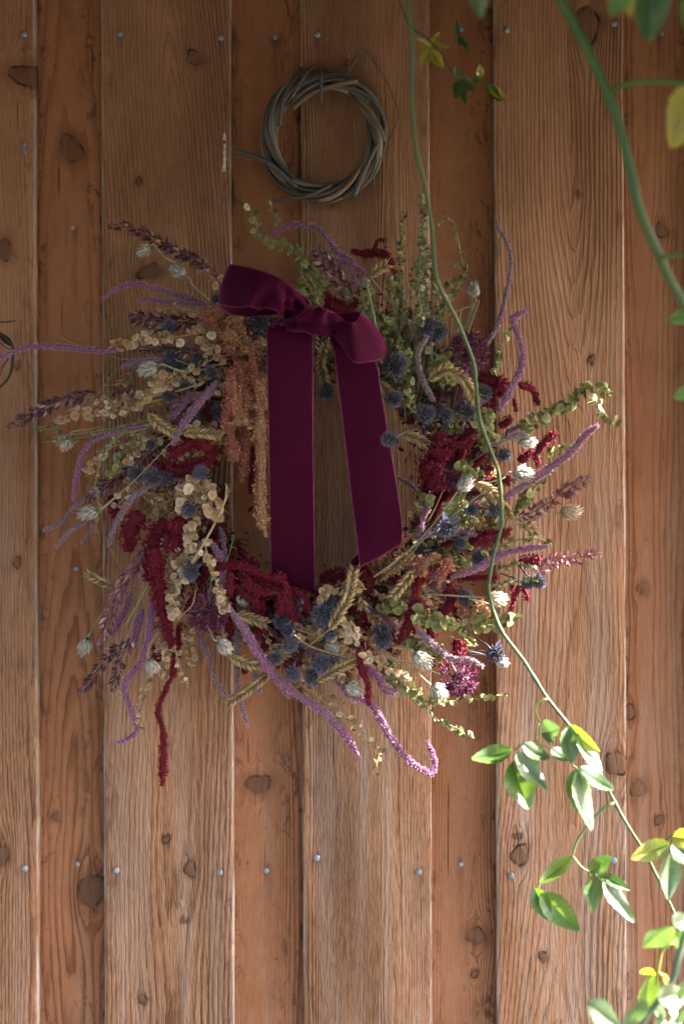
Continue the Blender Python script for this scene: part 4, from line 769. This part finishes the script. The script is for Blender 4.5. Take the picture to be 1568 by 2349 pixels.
# loose stalks
for z, pts, r, c, d0, d1 in [
    (4, [(1220, 1150), (1340, 950), (1430, 760), (1445, 650)], 3.0, (.50, .37, .20), .155, .165), (4, [(1430, 770), (1460, 690), (1430, 640)], 1.2, (.5, .37, .2), .16, .165), (4, [(920, 90), (1100, 60), (1300, 0)], 3.5, (.36, .27, .14), .14, .14), (4, [(930, 130), (1130, 80)], 3.2, (.36, .27, .14), .13, .14), (4, [(330, 350), (700, 290), (1100, 200)], 1.2, GST, .13, .14), (4, [(640, 820), (860, 620), (1110, 360)], 1.1, PST, .15, .155), (4, [(660, 960), (720, 1080), (780, 1200)], 1.4, STRAW, .06, .09),
    (1, [(380, 925), (470, 970), (560, 995)], 1.3, STRAW, .06, .08), (1, [(660, 1040), (800, 1070), (980, 1070)], 1.6, (.4, .22, .12), .09, .11), (6, [(-60, 1240), (150, 1080), (320, 950), (500, 800), (780, 600)], 1.6, (.33, .34, .18), .16, .165), (6, [(-20, 1270), (160, 1110), (300, 960), (560, 800)], 1.3, GST, .155, .16), (6, [(280, 890), (330, 800), (385, 680)], 2.2, STRAW, .12, .13), (6, [(310, 920), (380, 760)], 4.2, (.28, .03, .03), .11, .12), (6, [(600, 950), (640, 840)], 3, (.42, .24, .10), .13, .13), (6, [(500, 510), (530, 420)], 4, (.26, .03, .04), .13, .13),
    (2, [(560, 520), (620, 620), (670, 720)], 1.8, (.38, .24, .14), .14, .145), (2, [(510, 500), (590, 640), (660, 730)], 1.6, (.32, .22, .13), .14, .14), (2, [(940, 600), (970, 720), (1000, 860)], 3.6, (.34, .36, .16), .14, .15), (2, [(1060, 660), (1140, 740), (1200, 800)], 1.5, GST, .13, .14), (2, [(900, 620), (920, 700), (960, 760)], .9, GST, .15, .15), (3, [(190, 810), (300, 760), (380, 730), (388, 738)], 2.6, STRAW, .13, .14), (3, [(0, 840), (150, 820)], 1.5, PST, .14, .14), (3, [(270, 1394), (300, 1240)], 4.5, (.30, .18, .09), .11, .12), (3, [(240, 1394), (255, 1230)], 3.5, (.25, .25, .10), .11, .12), (3, [(130, 930), (135, 1090)], 2.2, (.16, .17, .20), .15, .15),
    (8, [(100, 540), (250, 640), (460, 700), (540, 690)], 2.4, STRAW, .15, .155), (8, [(740, 630), (880, 670)], 2, PST, .15, .155), (8, [(700, 690), (850, 740), (1060, 810)], 2, PST, .15, .15), (8, [(1240, 330), (1380, 365)], 2.4, PST, .155, .155), (8, [(1210, 660), (1300, 660), (1400, 670)], 1.2, (.10, .12, .26), .10, .11), (8, [(1220, 685), (1390, 690)], 1.0, (.10, .12, .26), .10, .11), (8, [(0, 480), (200, 640), (300, 720)], 2.6, (.10, .08, .18), .14, .15), (8, [(0, 560), (100, 640)], 4, (.25, .06, .05), .13, .14), (7, [(600, 230), (520, 380), (450, 500)], 1.6, (.35, .33, .17), .14, .14), (7, [(570, 220), (500, 470), (420, 700)], 1.6, (.26, .22, .20), .14, .13), (7, [(900, 270), (870, 380), (770, 460)], 1.6, GST, .155, .16), (7, [(1060, 510), (1085, 610)], 3, (.48, .32, .15), .13, .14), (7, [(940, 20), (880, 110)], 3, STRAW, .15, .15), (7, [(350, 0), (430, 130), (510, 115)], 1.5, STRAW, .07, .08), (7, [(1160, 380), (1400, 560), (1560, 720)], 2.4, (.10, .07, .09), .13, .14),
    (5, [(160, 760), (240, 840), (310, 870)], 1.1, STRAW, .09, .08), (5, [(1345, 960), (1440, 990), (1500, 1045)], 1.4, STRAW, .12, .13)]:
    straw(Z(z, pts), r, c, d0, d1)
m = MB()
for k in range(46):       # grey-green stems of the upright bunch, top right
    a = rng.uniform(900, 1060), rng.uniform(860, 980); b = a[0] + rng.normal(15, 30), rng.uniform(650, 780)
    straw([a, ((a[0] + b[0]) / 2 + rng.normal(0, 6), (a[1] + b[1]) / 2), b], rng.uniform(1.3, 2.6), [(.26, .27, .16), (.20, .22, .17), (.33, .30, .16), (.18, .17, .10)][k % 4], .11, .125)

# seed discs: the largest three hundred as objects, the rest joined spray by spray
DISCS.sort(key=lambda q: -q[0])
PAL = {'BEI': BEI, 'GRN': GRN, 'GRG': GRG}
variants = {}
for key, pal in PAL.items():
    for j, c in enumerate(pal):
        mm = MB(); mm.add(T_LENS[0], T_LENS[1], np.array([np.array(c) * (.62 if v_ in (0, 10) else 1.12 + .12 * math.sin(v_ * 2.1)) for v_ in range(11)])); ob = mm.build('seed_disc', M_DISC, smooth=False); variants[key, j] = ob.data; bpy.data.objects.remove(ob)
rest = {}
for q, (rr, o, c, Mx, key) in enumerate(DISCS):
    if q < 300:
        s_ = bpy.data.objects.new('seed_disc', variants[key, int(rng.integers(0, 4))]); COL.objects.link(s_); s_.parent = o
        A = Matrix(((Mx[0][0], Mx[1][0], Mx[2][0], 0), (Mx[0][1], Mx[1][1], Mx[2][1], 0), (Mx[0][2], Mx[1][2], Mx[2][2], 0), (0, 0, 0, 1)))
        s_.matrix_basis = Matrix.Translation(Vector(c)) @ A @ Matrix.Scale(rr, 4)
    else: rest.setdefault(o.name, []).append((rr, c, Mx, key))
for nm, L_ in rest.items():
    mm = MB(); n = len(L_); key = L_[0][3]
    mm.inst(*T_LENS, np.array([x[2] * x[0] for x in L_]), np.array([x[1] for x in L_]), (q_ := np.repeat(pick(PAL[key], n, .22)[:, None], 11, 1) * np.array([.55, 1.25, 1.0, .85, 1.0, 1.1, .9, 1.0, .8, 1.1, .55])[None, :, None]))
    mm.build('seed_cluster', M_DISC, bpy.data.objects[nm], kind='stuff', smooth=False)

# ------------------------------------------------------------------ velvet bow
bow = empty('velvet_bow', (0, 0, 0), wreath); bow.matrix_parent_inverse = Matrix.Translation(-wreath.location)
def ribbon(name, rows, nu=90, nv=28, fold=None, bulge=0.0, edge=True, picot=False):
    A = np.array([P(r[0], r[1], r[2] * WD) for r in rows]); B = np.array([P(r[3], r[4], r[5] * WD) for r in rows])
    AB = np.hstack([A, B]); q = np.vstack([2 * AB[0] - AB[1], AB, 2 * AB[-1] - AB[-2]]); out = []
    for i in range(1, len(q) - 2):
        t = np.linspace(0, 1, 14, endpoint=False)[:, None]; a, b, c, d = q[i - 1:i + 3]
        out.append(.5 * (2 * b + (c - a) * t + (2 * a - 5 * b + 4 * c - d) * t ** 2 + (3 * b - a - 3 * c + d) * t ** 3))
    o = np.vstack(out + [AB[-1:]]); n = len(o); v = np.linspace(0, 1, nv)
    G_ = o[:, None, :3] * (1 - v)[None, :, None] + o[:, None, 3:] * v[None, :, None]
    u = np.linspace(0, 1, n)
    dy = -bulge * np.sin(math.pi * v)[None] * np.ones((n, 1))
    if fold is not None: dy = dy + fold(u[:, None], v[None])
    du = np.gradient(G_, axis=0); dv_ = np.gradient(G_, axis=1); Nn = nrm(np.cross(du, dv_)); sgn = np.where(Nn[n // 4, nv // 2, 1] > 0, -1, 1)
    G_ = G_ + Nn * sgn * (-dy)[..., None]
    th = .0007
    du = np.gradient(G_, axis=0); dv_ = np.gradient(G_, axis=1); Nn = nrm(np.cross(du, dv_)) * sgn
    V = np.vstack([(G_ + Nn * th * .5).reshape(-1, 3), (G_ - Nn * th * .5).reshape(-1, 3)]); k = n * nv
    i = np.arange(n - 1)[:, None] * nv; j = np.arange(nv - 1)[None]; a = i + j
    F = np.stack([np.stack([a, a + 1, a + nv + 1], -1), np.stack([a, a + nv + 1, a + nv], -1)], -2).reshape(-1, 3)
    F = np.vstack([F, F[:, ::-1] + k])
    S_ = []
    for c_ in (0, nv - 1):
        for r_ in range(n - 1): x, y = r_ * nv + c_, (r_ + 1) * nv + c_; S_ += [(x, y, y + k), (x, y + k, x + k)]
    for c_ in range(nv - 1):
        for r_ in (0, (n - 1) * nv): x, y = r_ + c_, r_ + c_ + 1; S_ += [(x, y, y + k), (x, y + k, x + k)]
    m = MB(); m.add(V, np.vstack([F, S_]), (.06, .003, .02)); ob = m.build(name, M_VELVET, bow)
    for e in (G_[:, 0], G_[:, -1]):
        me_ = MB(); L = np.r_[0, np.cumsum(np.linalg.norm(np.diff(e, axis=0), axis=1))]; ns = int(L[-1] / (.0021 if picot else .0021)); s = np.linspace(0, L[-1], ns)
        pts = np.stack([np.interp(s, L, e[:, k_]) for k_ in range(3)], 1)
        tube(me_, pts, .00055 * (1 + .45 * (np.arange(ns) % 2)), np.array([(.16, .018, .07), (.30, .075, .18) if picot else (.18, .02, .08)])[np.arange(ns) % 2], 5)
        me_.build('picot_edge', M_PETAL, bow)
    return ob
g_ = lambda x, c, w: np.exp(-((x - c) / w) ** 2)
ribbon('bow_loop', [(715, 700, .205, 690, 735, .20), (700, 684, .218, 655, 728, .212), (668, 657, .228, 634, 716, .224), (640, 638, .233, 612, 706, .236), (600, 622, .230, 575, 706, .238), (555, 611, .217, 530, 703, .230), (530, 607, .206, 507, 698, .219), (526, 608, .192, 504, 703, .205),
                    (531, 610, .180, 511, 711, .190), (560, 618, .170, 535, 722, .177), (600, 632, .167, 580, 726, .172), (650, 665, .167, 640, 722, .170), (705, 700, .174, 690, 735, .172)],
       fold=lambda u, v: g_(u, .02, .13) * .008 * np.sin(v * 15 + u * 20) - .015 * g_(u, .22, .035) * g_(v, .85, .32) + .012 * g_(u, .275, .025) * g_(v, 1., .45) - .010 * g_(u, .15, .022) * g_(v, .45, .3) + .006 * g_(u, .11, .015) * g_(v, .6, .35) - .005 * g_(u, .335, .02) * g_(v, .95, .4), bulge=.004)
ribbon('bow_loop', [(755, 726, .205, 742, 754, .20), (772, 736, .222, 768, 772, .224), (792, 738, .236, 788, 797, .242), (805, 741, .241, 811, 830, .252), (814, 741, .234, 848, 829, .242), (822, 731, .222, 878, 820, .224), (826, 720, .206, 885, 801, .203), (823, 716, .191, 881, 780, .187), (800, 716, .181, 842, 756, .177), (770, 720, .173, 765, 745, .171)],
       fold=lambda u, v: g_(u, .0, .14) * .004 * np.sin(v * 12), bulge=.003)
ribbon('bow_knot', [(636, 742, .180, 641, 752, .18), (668, 726, .206, 666, 757, .198), (700, 709, .229, 702, 764, .221), (730, 705, .235, 735, 770, .226), (756, 714, .228, 760, 766, .218), (772, 722, .20, 770, 758, .20)],
       fold=lambda u, v: .0055 * np.sin(u * 34 + v * 3 + 2 * np.sin(v * 5)) * np.sin(math.pi * u) + .004 * np.sin(v * 11 + u * 6) * g_(u, .3, .3), bulge=.012)
ribbon('ribbon_tail', [(628, 742, .172, 700, 742, .178), (617, 750, .192, 712, 753, .196), (612, 765, .200, 717, 768, .203), (613, 850, .195, 717, 850, .196), (617, 1000, .175, 717, 1000, .175), (619, 1150, .158, 719, 1150, .158), (621, 1280, .14, 721, 1290, .142), (622, 1335, .13, 723, 1352, .132)],
       fold=lambda u, v: .0015 * np.sin(u * 9 + v * 2) * u, bulge=.002, picot=True)
ribbon('ribbon_tail', [(750, 755, .19, 812, 760, .188), (764, 800, .197, 860, 830, .196), (775, 880, .192, 872, 890, .192), (790, 1000, .178, 890, 1000, .178), (805, 1130, .168, 911, 1130, .168), (819, 1240, .165, 921, 1205, .168), (824, 1288, .160, 921, 1238, .164), (824, 1301, .149, 917, 1250, .153),
                       (822, 1298, .136, 908, 1250, .140), (795, 1300, .128, 880, 1240, .132), (765, 1318, .118, 830, 1260, .120)], fold=lambda u, v: .002 * np.sin(u * 8 + v * 2 + 1) * g_(u, .4, .4), bulge=.002, picot=True)

# ------------------------------------------------------------------ vines in front
LG, LD, LY, LB = (.10, .22, .035), (.045, .12, .03), (.42, .36, .05), (.11, .19, .09)
def leaf(parent, base, tip, hw, col, d0, d1=None, tilt=0., fold=.35, curl=.10, tipcol=None, name='leaf', face=(0, -1, 0)):
    """one blade, folded along its midrib, with a pointed tip; hw in view pixels"""
    d1 = d0 if d1 is None else d1; b = P(*base, d0); e = P(*tip, d1); ax = e - b; L = np.linalg.norm(ax); T = ax / L
    N = nrm(np.cross(nrm(np.cross(T, face)), T)); Sx = np.cross(N, T); ct, st = math.cos(tilt), math.sin(tilt)
    N, Sx = N * ct + Sx * st, Sx * ct - N * st; hw = hw * PX * (D - d0) / D
    hw = 1.34 * hw / max(.6, abs(ct))
    n = 22; t = np.linspace(0, 1, n); wd = hw * (np.sin(math.pi * t ** .85) ** .8) * (1 - .25 * t) * 1.12; ph = rng.random() * 6
    sv = np.array([-1, -.6, -.06, 0, .06, .6, 1.]); V = []; C = []
    for i in range(n):
        for s in sv:
            lift_ = fold * abs(s) * wd[i] + math.sin(math.pi * t[i]) * L * -curl + .10 * wd[i] * math.sin(7 * t[i] + ph + s * 2) * abs(s)
            lift_ -= .0006 if abs(s) < .01 else 0
            V.append(b + T * L * t[i] + Sx * s * wd[i] * (1 + .05 * math.sin(t[i] * 40 + ph)) + N * lift_)
            c = np.array(col) * (1 + .12 * math.sin(t[i] * 9 + ph)); c = c * (1.35 if abs(s) < .01 else .8 if abs(s) < .1 else 1 + .13 * math.sin(t[i] * 62 - abs(s) * 5))
            if tipcol is not None: c = c * (1 - t[i] ** 2) + np.array(tipcol) * t[i] ** 2
            C.append(c)
    F = []
    for i in range(n - 1):
        for j in range(6): a = i * 7 + j; F += [(a, a + 1, a + 8), (a, a + 8, a + 7)]
    m = MB(); m.add(V, F, np.array(C)); return m.build(name, M_LEAF, parent)
def stemline(parent, pts, r0, r1, c0, c1=None, name='stem', step=.006, nodes=(), kink=False):
    p, L = spline([P(*q) for q in pts], step=step)
    if kink:
        q_ = np.array([P(*q) for q in pts]); s_ = np.r_[0, np.cumsum(np.linalg.norm(np.diff(q_, axis=0), axis=1))]; t_ = np.linspace(0, s_[-1], len(p))
        p = p * .35 + .65 * np.stack([np.interp(t_, s_, q_[:, k_]) for k_ in range(3)], 1)
    n = len(p); c1 = c1 or c0
    k = np.linspace(0, 1, n); rr = (r0 + (r1 - r0) * k) * PX * (D + p[:, 1]) / D
    for q in nodes: rr = rr * (1 + .42 * np.exp(-((k - q) / .004) ** 2))
    m = MB(); tube(m, p, rr, np.array(c0) * (1 - k)[:, None] + np.array(c1) * k[:, None], 8); return m.build(name, M_VINE, parent)
VG, VG2 = (.026, .072, .014), (.065, .13, .045)
# A: the long arching stem across the wreath, with its leafy branches at lower right
va = tag(empty('climbing_vine', P(1548, 2100, .27)), 'thin green climbing stem looping across the right of the wreath with glossy leaves below', 'vine', 'climbing vine shoots')
main = [(936, -40, .55), (936, 0, .55), (945, 120, .52), (943, 230, .49), (955, 350, .45), (975, 430, .42), (990, 520, .38), (1000, 640, .34), (1050, 740, .30), (1085, 830, .28), (1095, 930, .27), (1102, 975, .265), (1143, 1085, .25), (1150, 1200, .245), (1128, 1285, .245), (1119, 1350, .245), (1130, 1400, .245), (1150, 1450, .25), (1200, 1515, .25), (1250, 1596, .255), (1305, 1665, .26), (1352, 1725, .265), (1407, 1838, .27), (1436, 1890, .275), (1480, 1960, .28), (1520, 2040, .29), (1552, 2110, .30), (1600, 2200, .32)]
main = [(x, y, d + .08) for x, y, d in main]
stemline(va, main, 5.0, 3.4, VG, (.085, .12, .045), nodes=(.08, .15, .22, .30, .38, .44, .5, .53, .58, .64, .7, .77, .84, .9), kink=True)
def z9(x, y): return (1003.5 + .36 * x, 1505.3 + .36 * y)
def branch(parent, pts, r, d, c=VG2, dd=0):
    stemline(parent, [(*z9(*q), d + .08 + dd * i) for i, q in enumerate(pts)], r, r * .7, c, name='branch', step=.006)
branch(va, [(705, 270), (640, 290), (615, 320), (628, 370), (650, 425)], 3, .258, (.25, .30, .10)); branch(va, [(645, 425), (628, 470), (620, 540), (540, 560), (488, 602)], 3, .26, (.25, .30, .12)); branch(va, [(650, 425), (720, 440), (830, 460)], 2.4, .258, (.30, .30, .06)); branch(va, [(620, 540), (700, 580), (740, 600)], 2.4, .262, (.2, .26, .06))
branch(va, [(830, 445), (845, 560), (850, 680), (890, 715)], 2.6, .262); branch(va, [(1120, 935), (1060, 965), (1010, 1015), (930, 1110), (890, 1170), (865, 1240), (858, 1275), (825, 1290)], 3.6, .272, (.14, .22, .08)); branch(va, [(858, 1275), (910, 1340), (945, 1365), (1000, 1390), (1055, 1420)], 2.4, .274, (.22, .28, .08)); branch(va, [(650, 1440), (635, 1470), (650, 1515)], 2.2, .274, (.2, .24, .08)); branch(va, [(1640, 1040), (1568, 1090), (1450, 1172)], 3.2, .30, (.10, .16, .05)); branch(va, [(1530, 1110), (1490, 1180), (1475, 1250)], 2, .30)
for b, t, w, col, d, tilt, fold, curl, tc in [
    ((470, 597), (208, 655), 40, LG, .27, -.5, .4, .12, None), ((478, 668), (580, 982), 78, LG, .275, .25, .35, .06, (.16, .30, .04)), ((498, 612), (697, 857), 52, LB, .28, .55, .35, .05, None), ((540, 560), (718, 655), 40, LB, .27, .6, .4, .14, None), ((655, 490), (775, 455), 48, LB, .27, .6, .2, .1, None), ((722, 590), (845, 665), 38, LB, .275, .7, .2, .08, None),
    ((830, 448), (850, 690), 54, LB, .28, .35, .3, .05, None), ((838, 438), (1032, 610), 40, LG, .275, -.4, .4, -.12, LY), ((890, 492), (1048, 745), 50, LB, .285, .75, .25, .06, None), ((885, 715), (895, 1000), 52, LG, .27, -.35, .3, .06, (.18, .30, .03)), ((888, 720), (985, 1122), 58, LB, .29, .7, .3, .06, None), ((893, 710), (1128, 855), 46, LB, .285, .65, .35, .08, None),
    ((850, 1275), (640, 1455), 36, (.17, .28, .03), .28, -.3, .3, .08, LG), ((612, 1478), (716, 1690), 48, LG, .28, -.15, .35, .06, None), ((650, 1512), (906, 1755), 62, LG, .285, .2, .35, .05, None), ((960, 1372), (1108, 1276), 38, LD, .28, .3, .3, .06, None), ((990, 1390), (986, 1642), 46, LD, .285, .25, .3, .06, (.2, .3, .05)), ((1010, 1385), (1226, 1495), 26, LD, .28, .4, .4, -.06, None), ((1052, 1425), (1256, 1702), 46, LB, .29, .6, .4, .05, None),
    ((1475, 1195), (1222, 1292), 50, (.22, .30, .05), .31, -.1, .25, .05, LY), ((1482, 1255), (1466, 1562), 56, LB, .31, .3, .25, .04, None), ((1488, 1195), (1640, 1330), 50, LB, .31, .4, .25, .05, None), ((1495, 1150), (1660, 1170), 46, LY, .31, .1, .3, .06, None)]:
    if tilt > .5: leaf(va, z9(*b), z9(*t), w * .42, col, d + .08, d + .09, rng.normal(0, .08), fold * .6, curl, tc, face=(.62, -.70, .42))
    else: leaf(va, z9(*b), z9(*t), w * .36, col, d + .08, d + .09, tilt, fold, curl, tc)
# B: thick out-of-focus stem, top right
vb = tag(empty('climbing_vine', P(1600, 760, .78)), 'thick blurred green vine stem arching down the upper right corner', 'vine', 'climbing vine shoots')
stemline(vb, [(1262, -60, .80), (1285, 0, .79), (1320, 62, .78), (1368, 160, .77), (1410, 260, .76), (1440, 370, .75), (1462, 470, .74), (1498, 560, .72), (1540, 650, .70), (1585, 725, .68), (1640, 800, .66)], 11.5, 10, (.03, .085, .012), (.06, .13, .04), nodes=(.31, .52))
for pts, r in [([(1404, 205, .76), (1440, 192, .77), (1480, 187, .78), (1530, 188, .79), (1620, 196, .8)], 6), ([(1512, 592, .72), (1545, 586, .72), (1620, 578, .72)], 5), ([(1585, 725, .68), (1565, 690, .66), (1560, 670, .65)], 4)]:
    stemline(vb, pts, r, r * .8, (.06, .14, .03), name='branch')
for b, t, w, col, d, tilt in [((1500, -60), (1484, 100), 34, LD, .80, .2), ((1440, -60), (1400, 40), 24, LG, .84, .1), ((1426, -50), (1446, 44), 15, LY, .82, .3), ((1600, -30), (1570, 82), 22, LG, .80, .2), ((1085, -70), (1102, 46), 20, LD, .84, .3), ((1604, 190), (1536, 342), 40, LY, .75, .3), ((1590, 716), (1530, 738), 14, LG, .66, .3), ((1610, 792), (1572, 870), 18, (.13, .26, .04), .68, .4), ((1640, 880), (1540, 912), 20, (.13, .26, .04), .66, .4), ((1455, -80), (1438, 20), 20, LD, .82, .2)]:
    leaf(vb, b, t, w, col, d, d - .01, tilt, .3, .05)
m = MB(); n = 5600  # unseen leaf mass, added right of view to shade the upper wall
O = np.stack([rng.uniform(.56, 1.5, n), rng.uniform(-1.7, -.52, n), ZC + .77 - .80 * rng.random(n) ** 1.3], 1)
O2 = np.stack([rng.uniform(.56, 1.3, 5200), rng.uniform(-1.0, -.12, 5200), ZC + rng.uniform(.2, .77, 5200)], 1)
O = np.vstack([O, O2[O2[:, 2] - ZC > .26 + (O2[:, 0] - .35) * .74]]); n = len(O)
ln = rng.uniform(.035, .07, n)
m.inst(*T_HUSK, basis(rng.normal(0, 1, (n, 3)), rng.normal(0, 1, (n, 3)) + np.array([0, 0, -.6])) * np.stack([ln * .55, ln * .2, ln], 1)[:, :, None], O, pick([LD, LG, LB], n, .2))
m.build('foliage', M_LEAF, vb, kind='stuff')
# C: wiry twig with yellow leaflets near the wall, top
vc = tag(empty('climbing_vine', P(1045, 180, .13)), 'dark wiry twig at the top bearing a five-part yellow leaf', 'vine', 'climbing vine shoots')
stemline(vc, [(905, -40, .20), (915, 0, .19), (940, 60, .17), (975, 85, .16), (1005, 115, .15), (1045, 180, .13), (1062, 190, .13), (1085, 195, .125)], 2.6, 1.8, (.03, .06, .02), (.05, .05, .02))
for b, t, w, col in [((988, 110), (953, 89), 8, LY), ((988, 110), (1008, 72), 8, LY), ((988, 110), (1031, 108), 8, LY), ((988, 112), (1017, 158), 9, LY), ((986, 112), (964, 158), 10, LY), ((1050, 182), (1044, 150), 7, LD), ((1050, 184), (1043, 228), 9, LD), ((1054, 186), (1067, 240), 7, LD), ((1056, 183), (1093, 204), 9, LD), ((1088, 182), (1106, 186), 6, LD), ((1100, 180), (1100, 147), 8, LY), ((1112, 192), (1148, 234), 10, LD), ((1120, 196), (1167, 235), 9, LY), ((1050, 80), (1044, 42), 5, LD), ((1052, 84), (1056, 105), 4, LD), ((1058, 84), (1075, 122), 5, LD)]:
    leaf(vc, b, t, w, col, .145, .15, rng.normal(0, .3), .3, .05)
for pts in ([(1006, 92, .15), (1030, 84, .15), (1052, 80, .145)], [(1060, 190, .13), (1085, 178, .135), (1112, 190, .14), (1122, 198, .14)]): stemline(vc, pts, 1.1, .9, (.12, .12, .04), name='branch', step=.005)
# D: near, soft foliage in the lower right corner
vd = tag(empty('climbing_vine', P(1560, 2420, .62)), 'soft pale green and yellow leaf cluster filling the bottom right corner', 'vine', 'climbing vine shoots')
stemline(vd, [(*z9(1620, 1640), .60), (*z9(1568, 1790), .60), (*z9(1520, 1960), .60), (*z9(1490, 2070), .60), (*z9(1300, 2350), .62), (*z9(1240, 2500), .62)], 8, 7, (.14, .20, .12))
for pts, c in [([(1500, 1820), (1430, 1875), (1410, 1960), (1390, 2090)], (.30, .34, .06)), ([(1390, 2015), (1440, 2040), (1480, 2090)], (.40, .36, .10))]:
    stemline(vd, [(*z9(*q), .45) for q in pts], 4, 3, c, name='branch')
for b, t, w, col, d, tilt in [((1500, 1722), (1302, 1858), 56, LB, .55, .3), ((1490, 1690), (1610, 1690), 40, (.22, .30, .18), .57, .8), ((1540, 1720), (1545, 1880), 40, LG, .56, .2), ((1385, 2008), (1284, 2018), 26, LY, .45, .5), ((1350, 2025), (1328, 2285), 56, (.16, .26, .04), .45, .15), ((1430, 2035), (1500, 2110), 24, LY, .47, .6), ((1400, 2185), (1600, 2150), 52, LB, .62, .3), ((945, 2210), (1175, 2380), 56, LB, .66, .3), ((1310, 2180), (1190, 2400), 52, LB, .66, .3), ((1370, 2240), (1455, 2290), 36, LB, .50, .5), ((1470, 2270), (1525, 2240), 30, (.25, .32, .2), .5, .9), ((1375, 2360), (1460, 2330), 40, (.22, .30, .18), .5, .9), ((1470, 2350), (1550, 2330), 36, (.22, .30, .18), .5, .9), ((1590, 2040), (1540, 2200), 40, LB, .64, .3), ((1600, 2210), (1520, 2360), 44, LB, .64, .4)]:
    leaf(vd, z9(*b), z9(*t), w * .40, col, d, d - .02, 0 if tilt > .4 else tilt, .25, .05, face=(.62, -.70, .42) if tilt > .4 else (.2, -1, .2))
# E: dark dry twig at the left edge
ve = tag(empty('dry_twig', P(-10, 820, .05)), 'dark curled dry twig poking in at the left edge beside the purple spike', 'twig')
for pts, r in [([(-60, 745, .06), (-20, 758, .06), (10, 770, .06), (28, 790, .065), (30, 815, .06), (26, 850, .055), (14, 875, .05), (-10, 895, .05)], 4.2), ([(-40, 740, .05), (0, 739, .05), (20, 738, .05), (36, 735, .05)], 2.2), ([(28, 800, .06), (16, 828, .055), (4, 846, .05), (2, 862, .05)], 1.8), ([(0, 785, .06), (14, 796, .06), (28, 806, .06)], 1.4)]:
    stemline(ve, pts, r, r * .6, (.022, .02, .022), name='branch', step=.004)
leaf(ve, (0, 765), (30, 795), 6, (.025, .022, .025), .06, .06, .3)
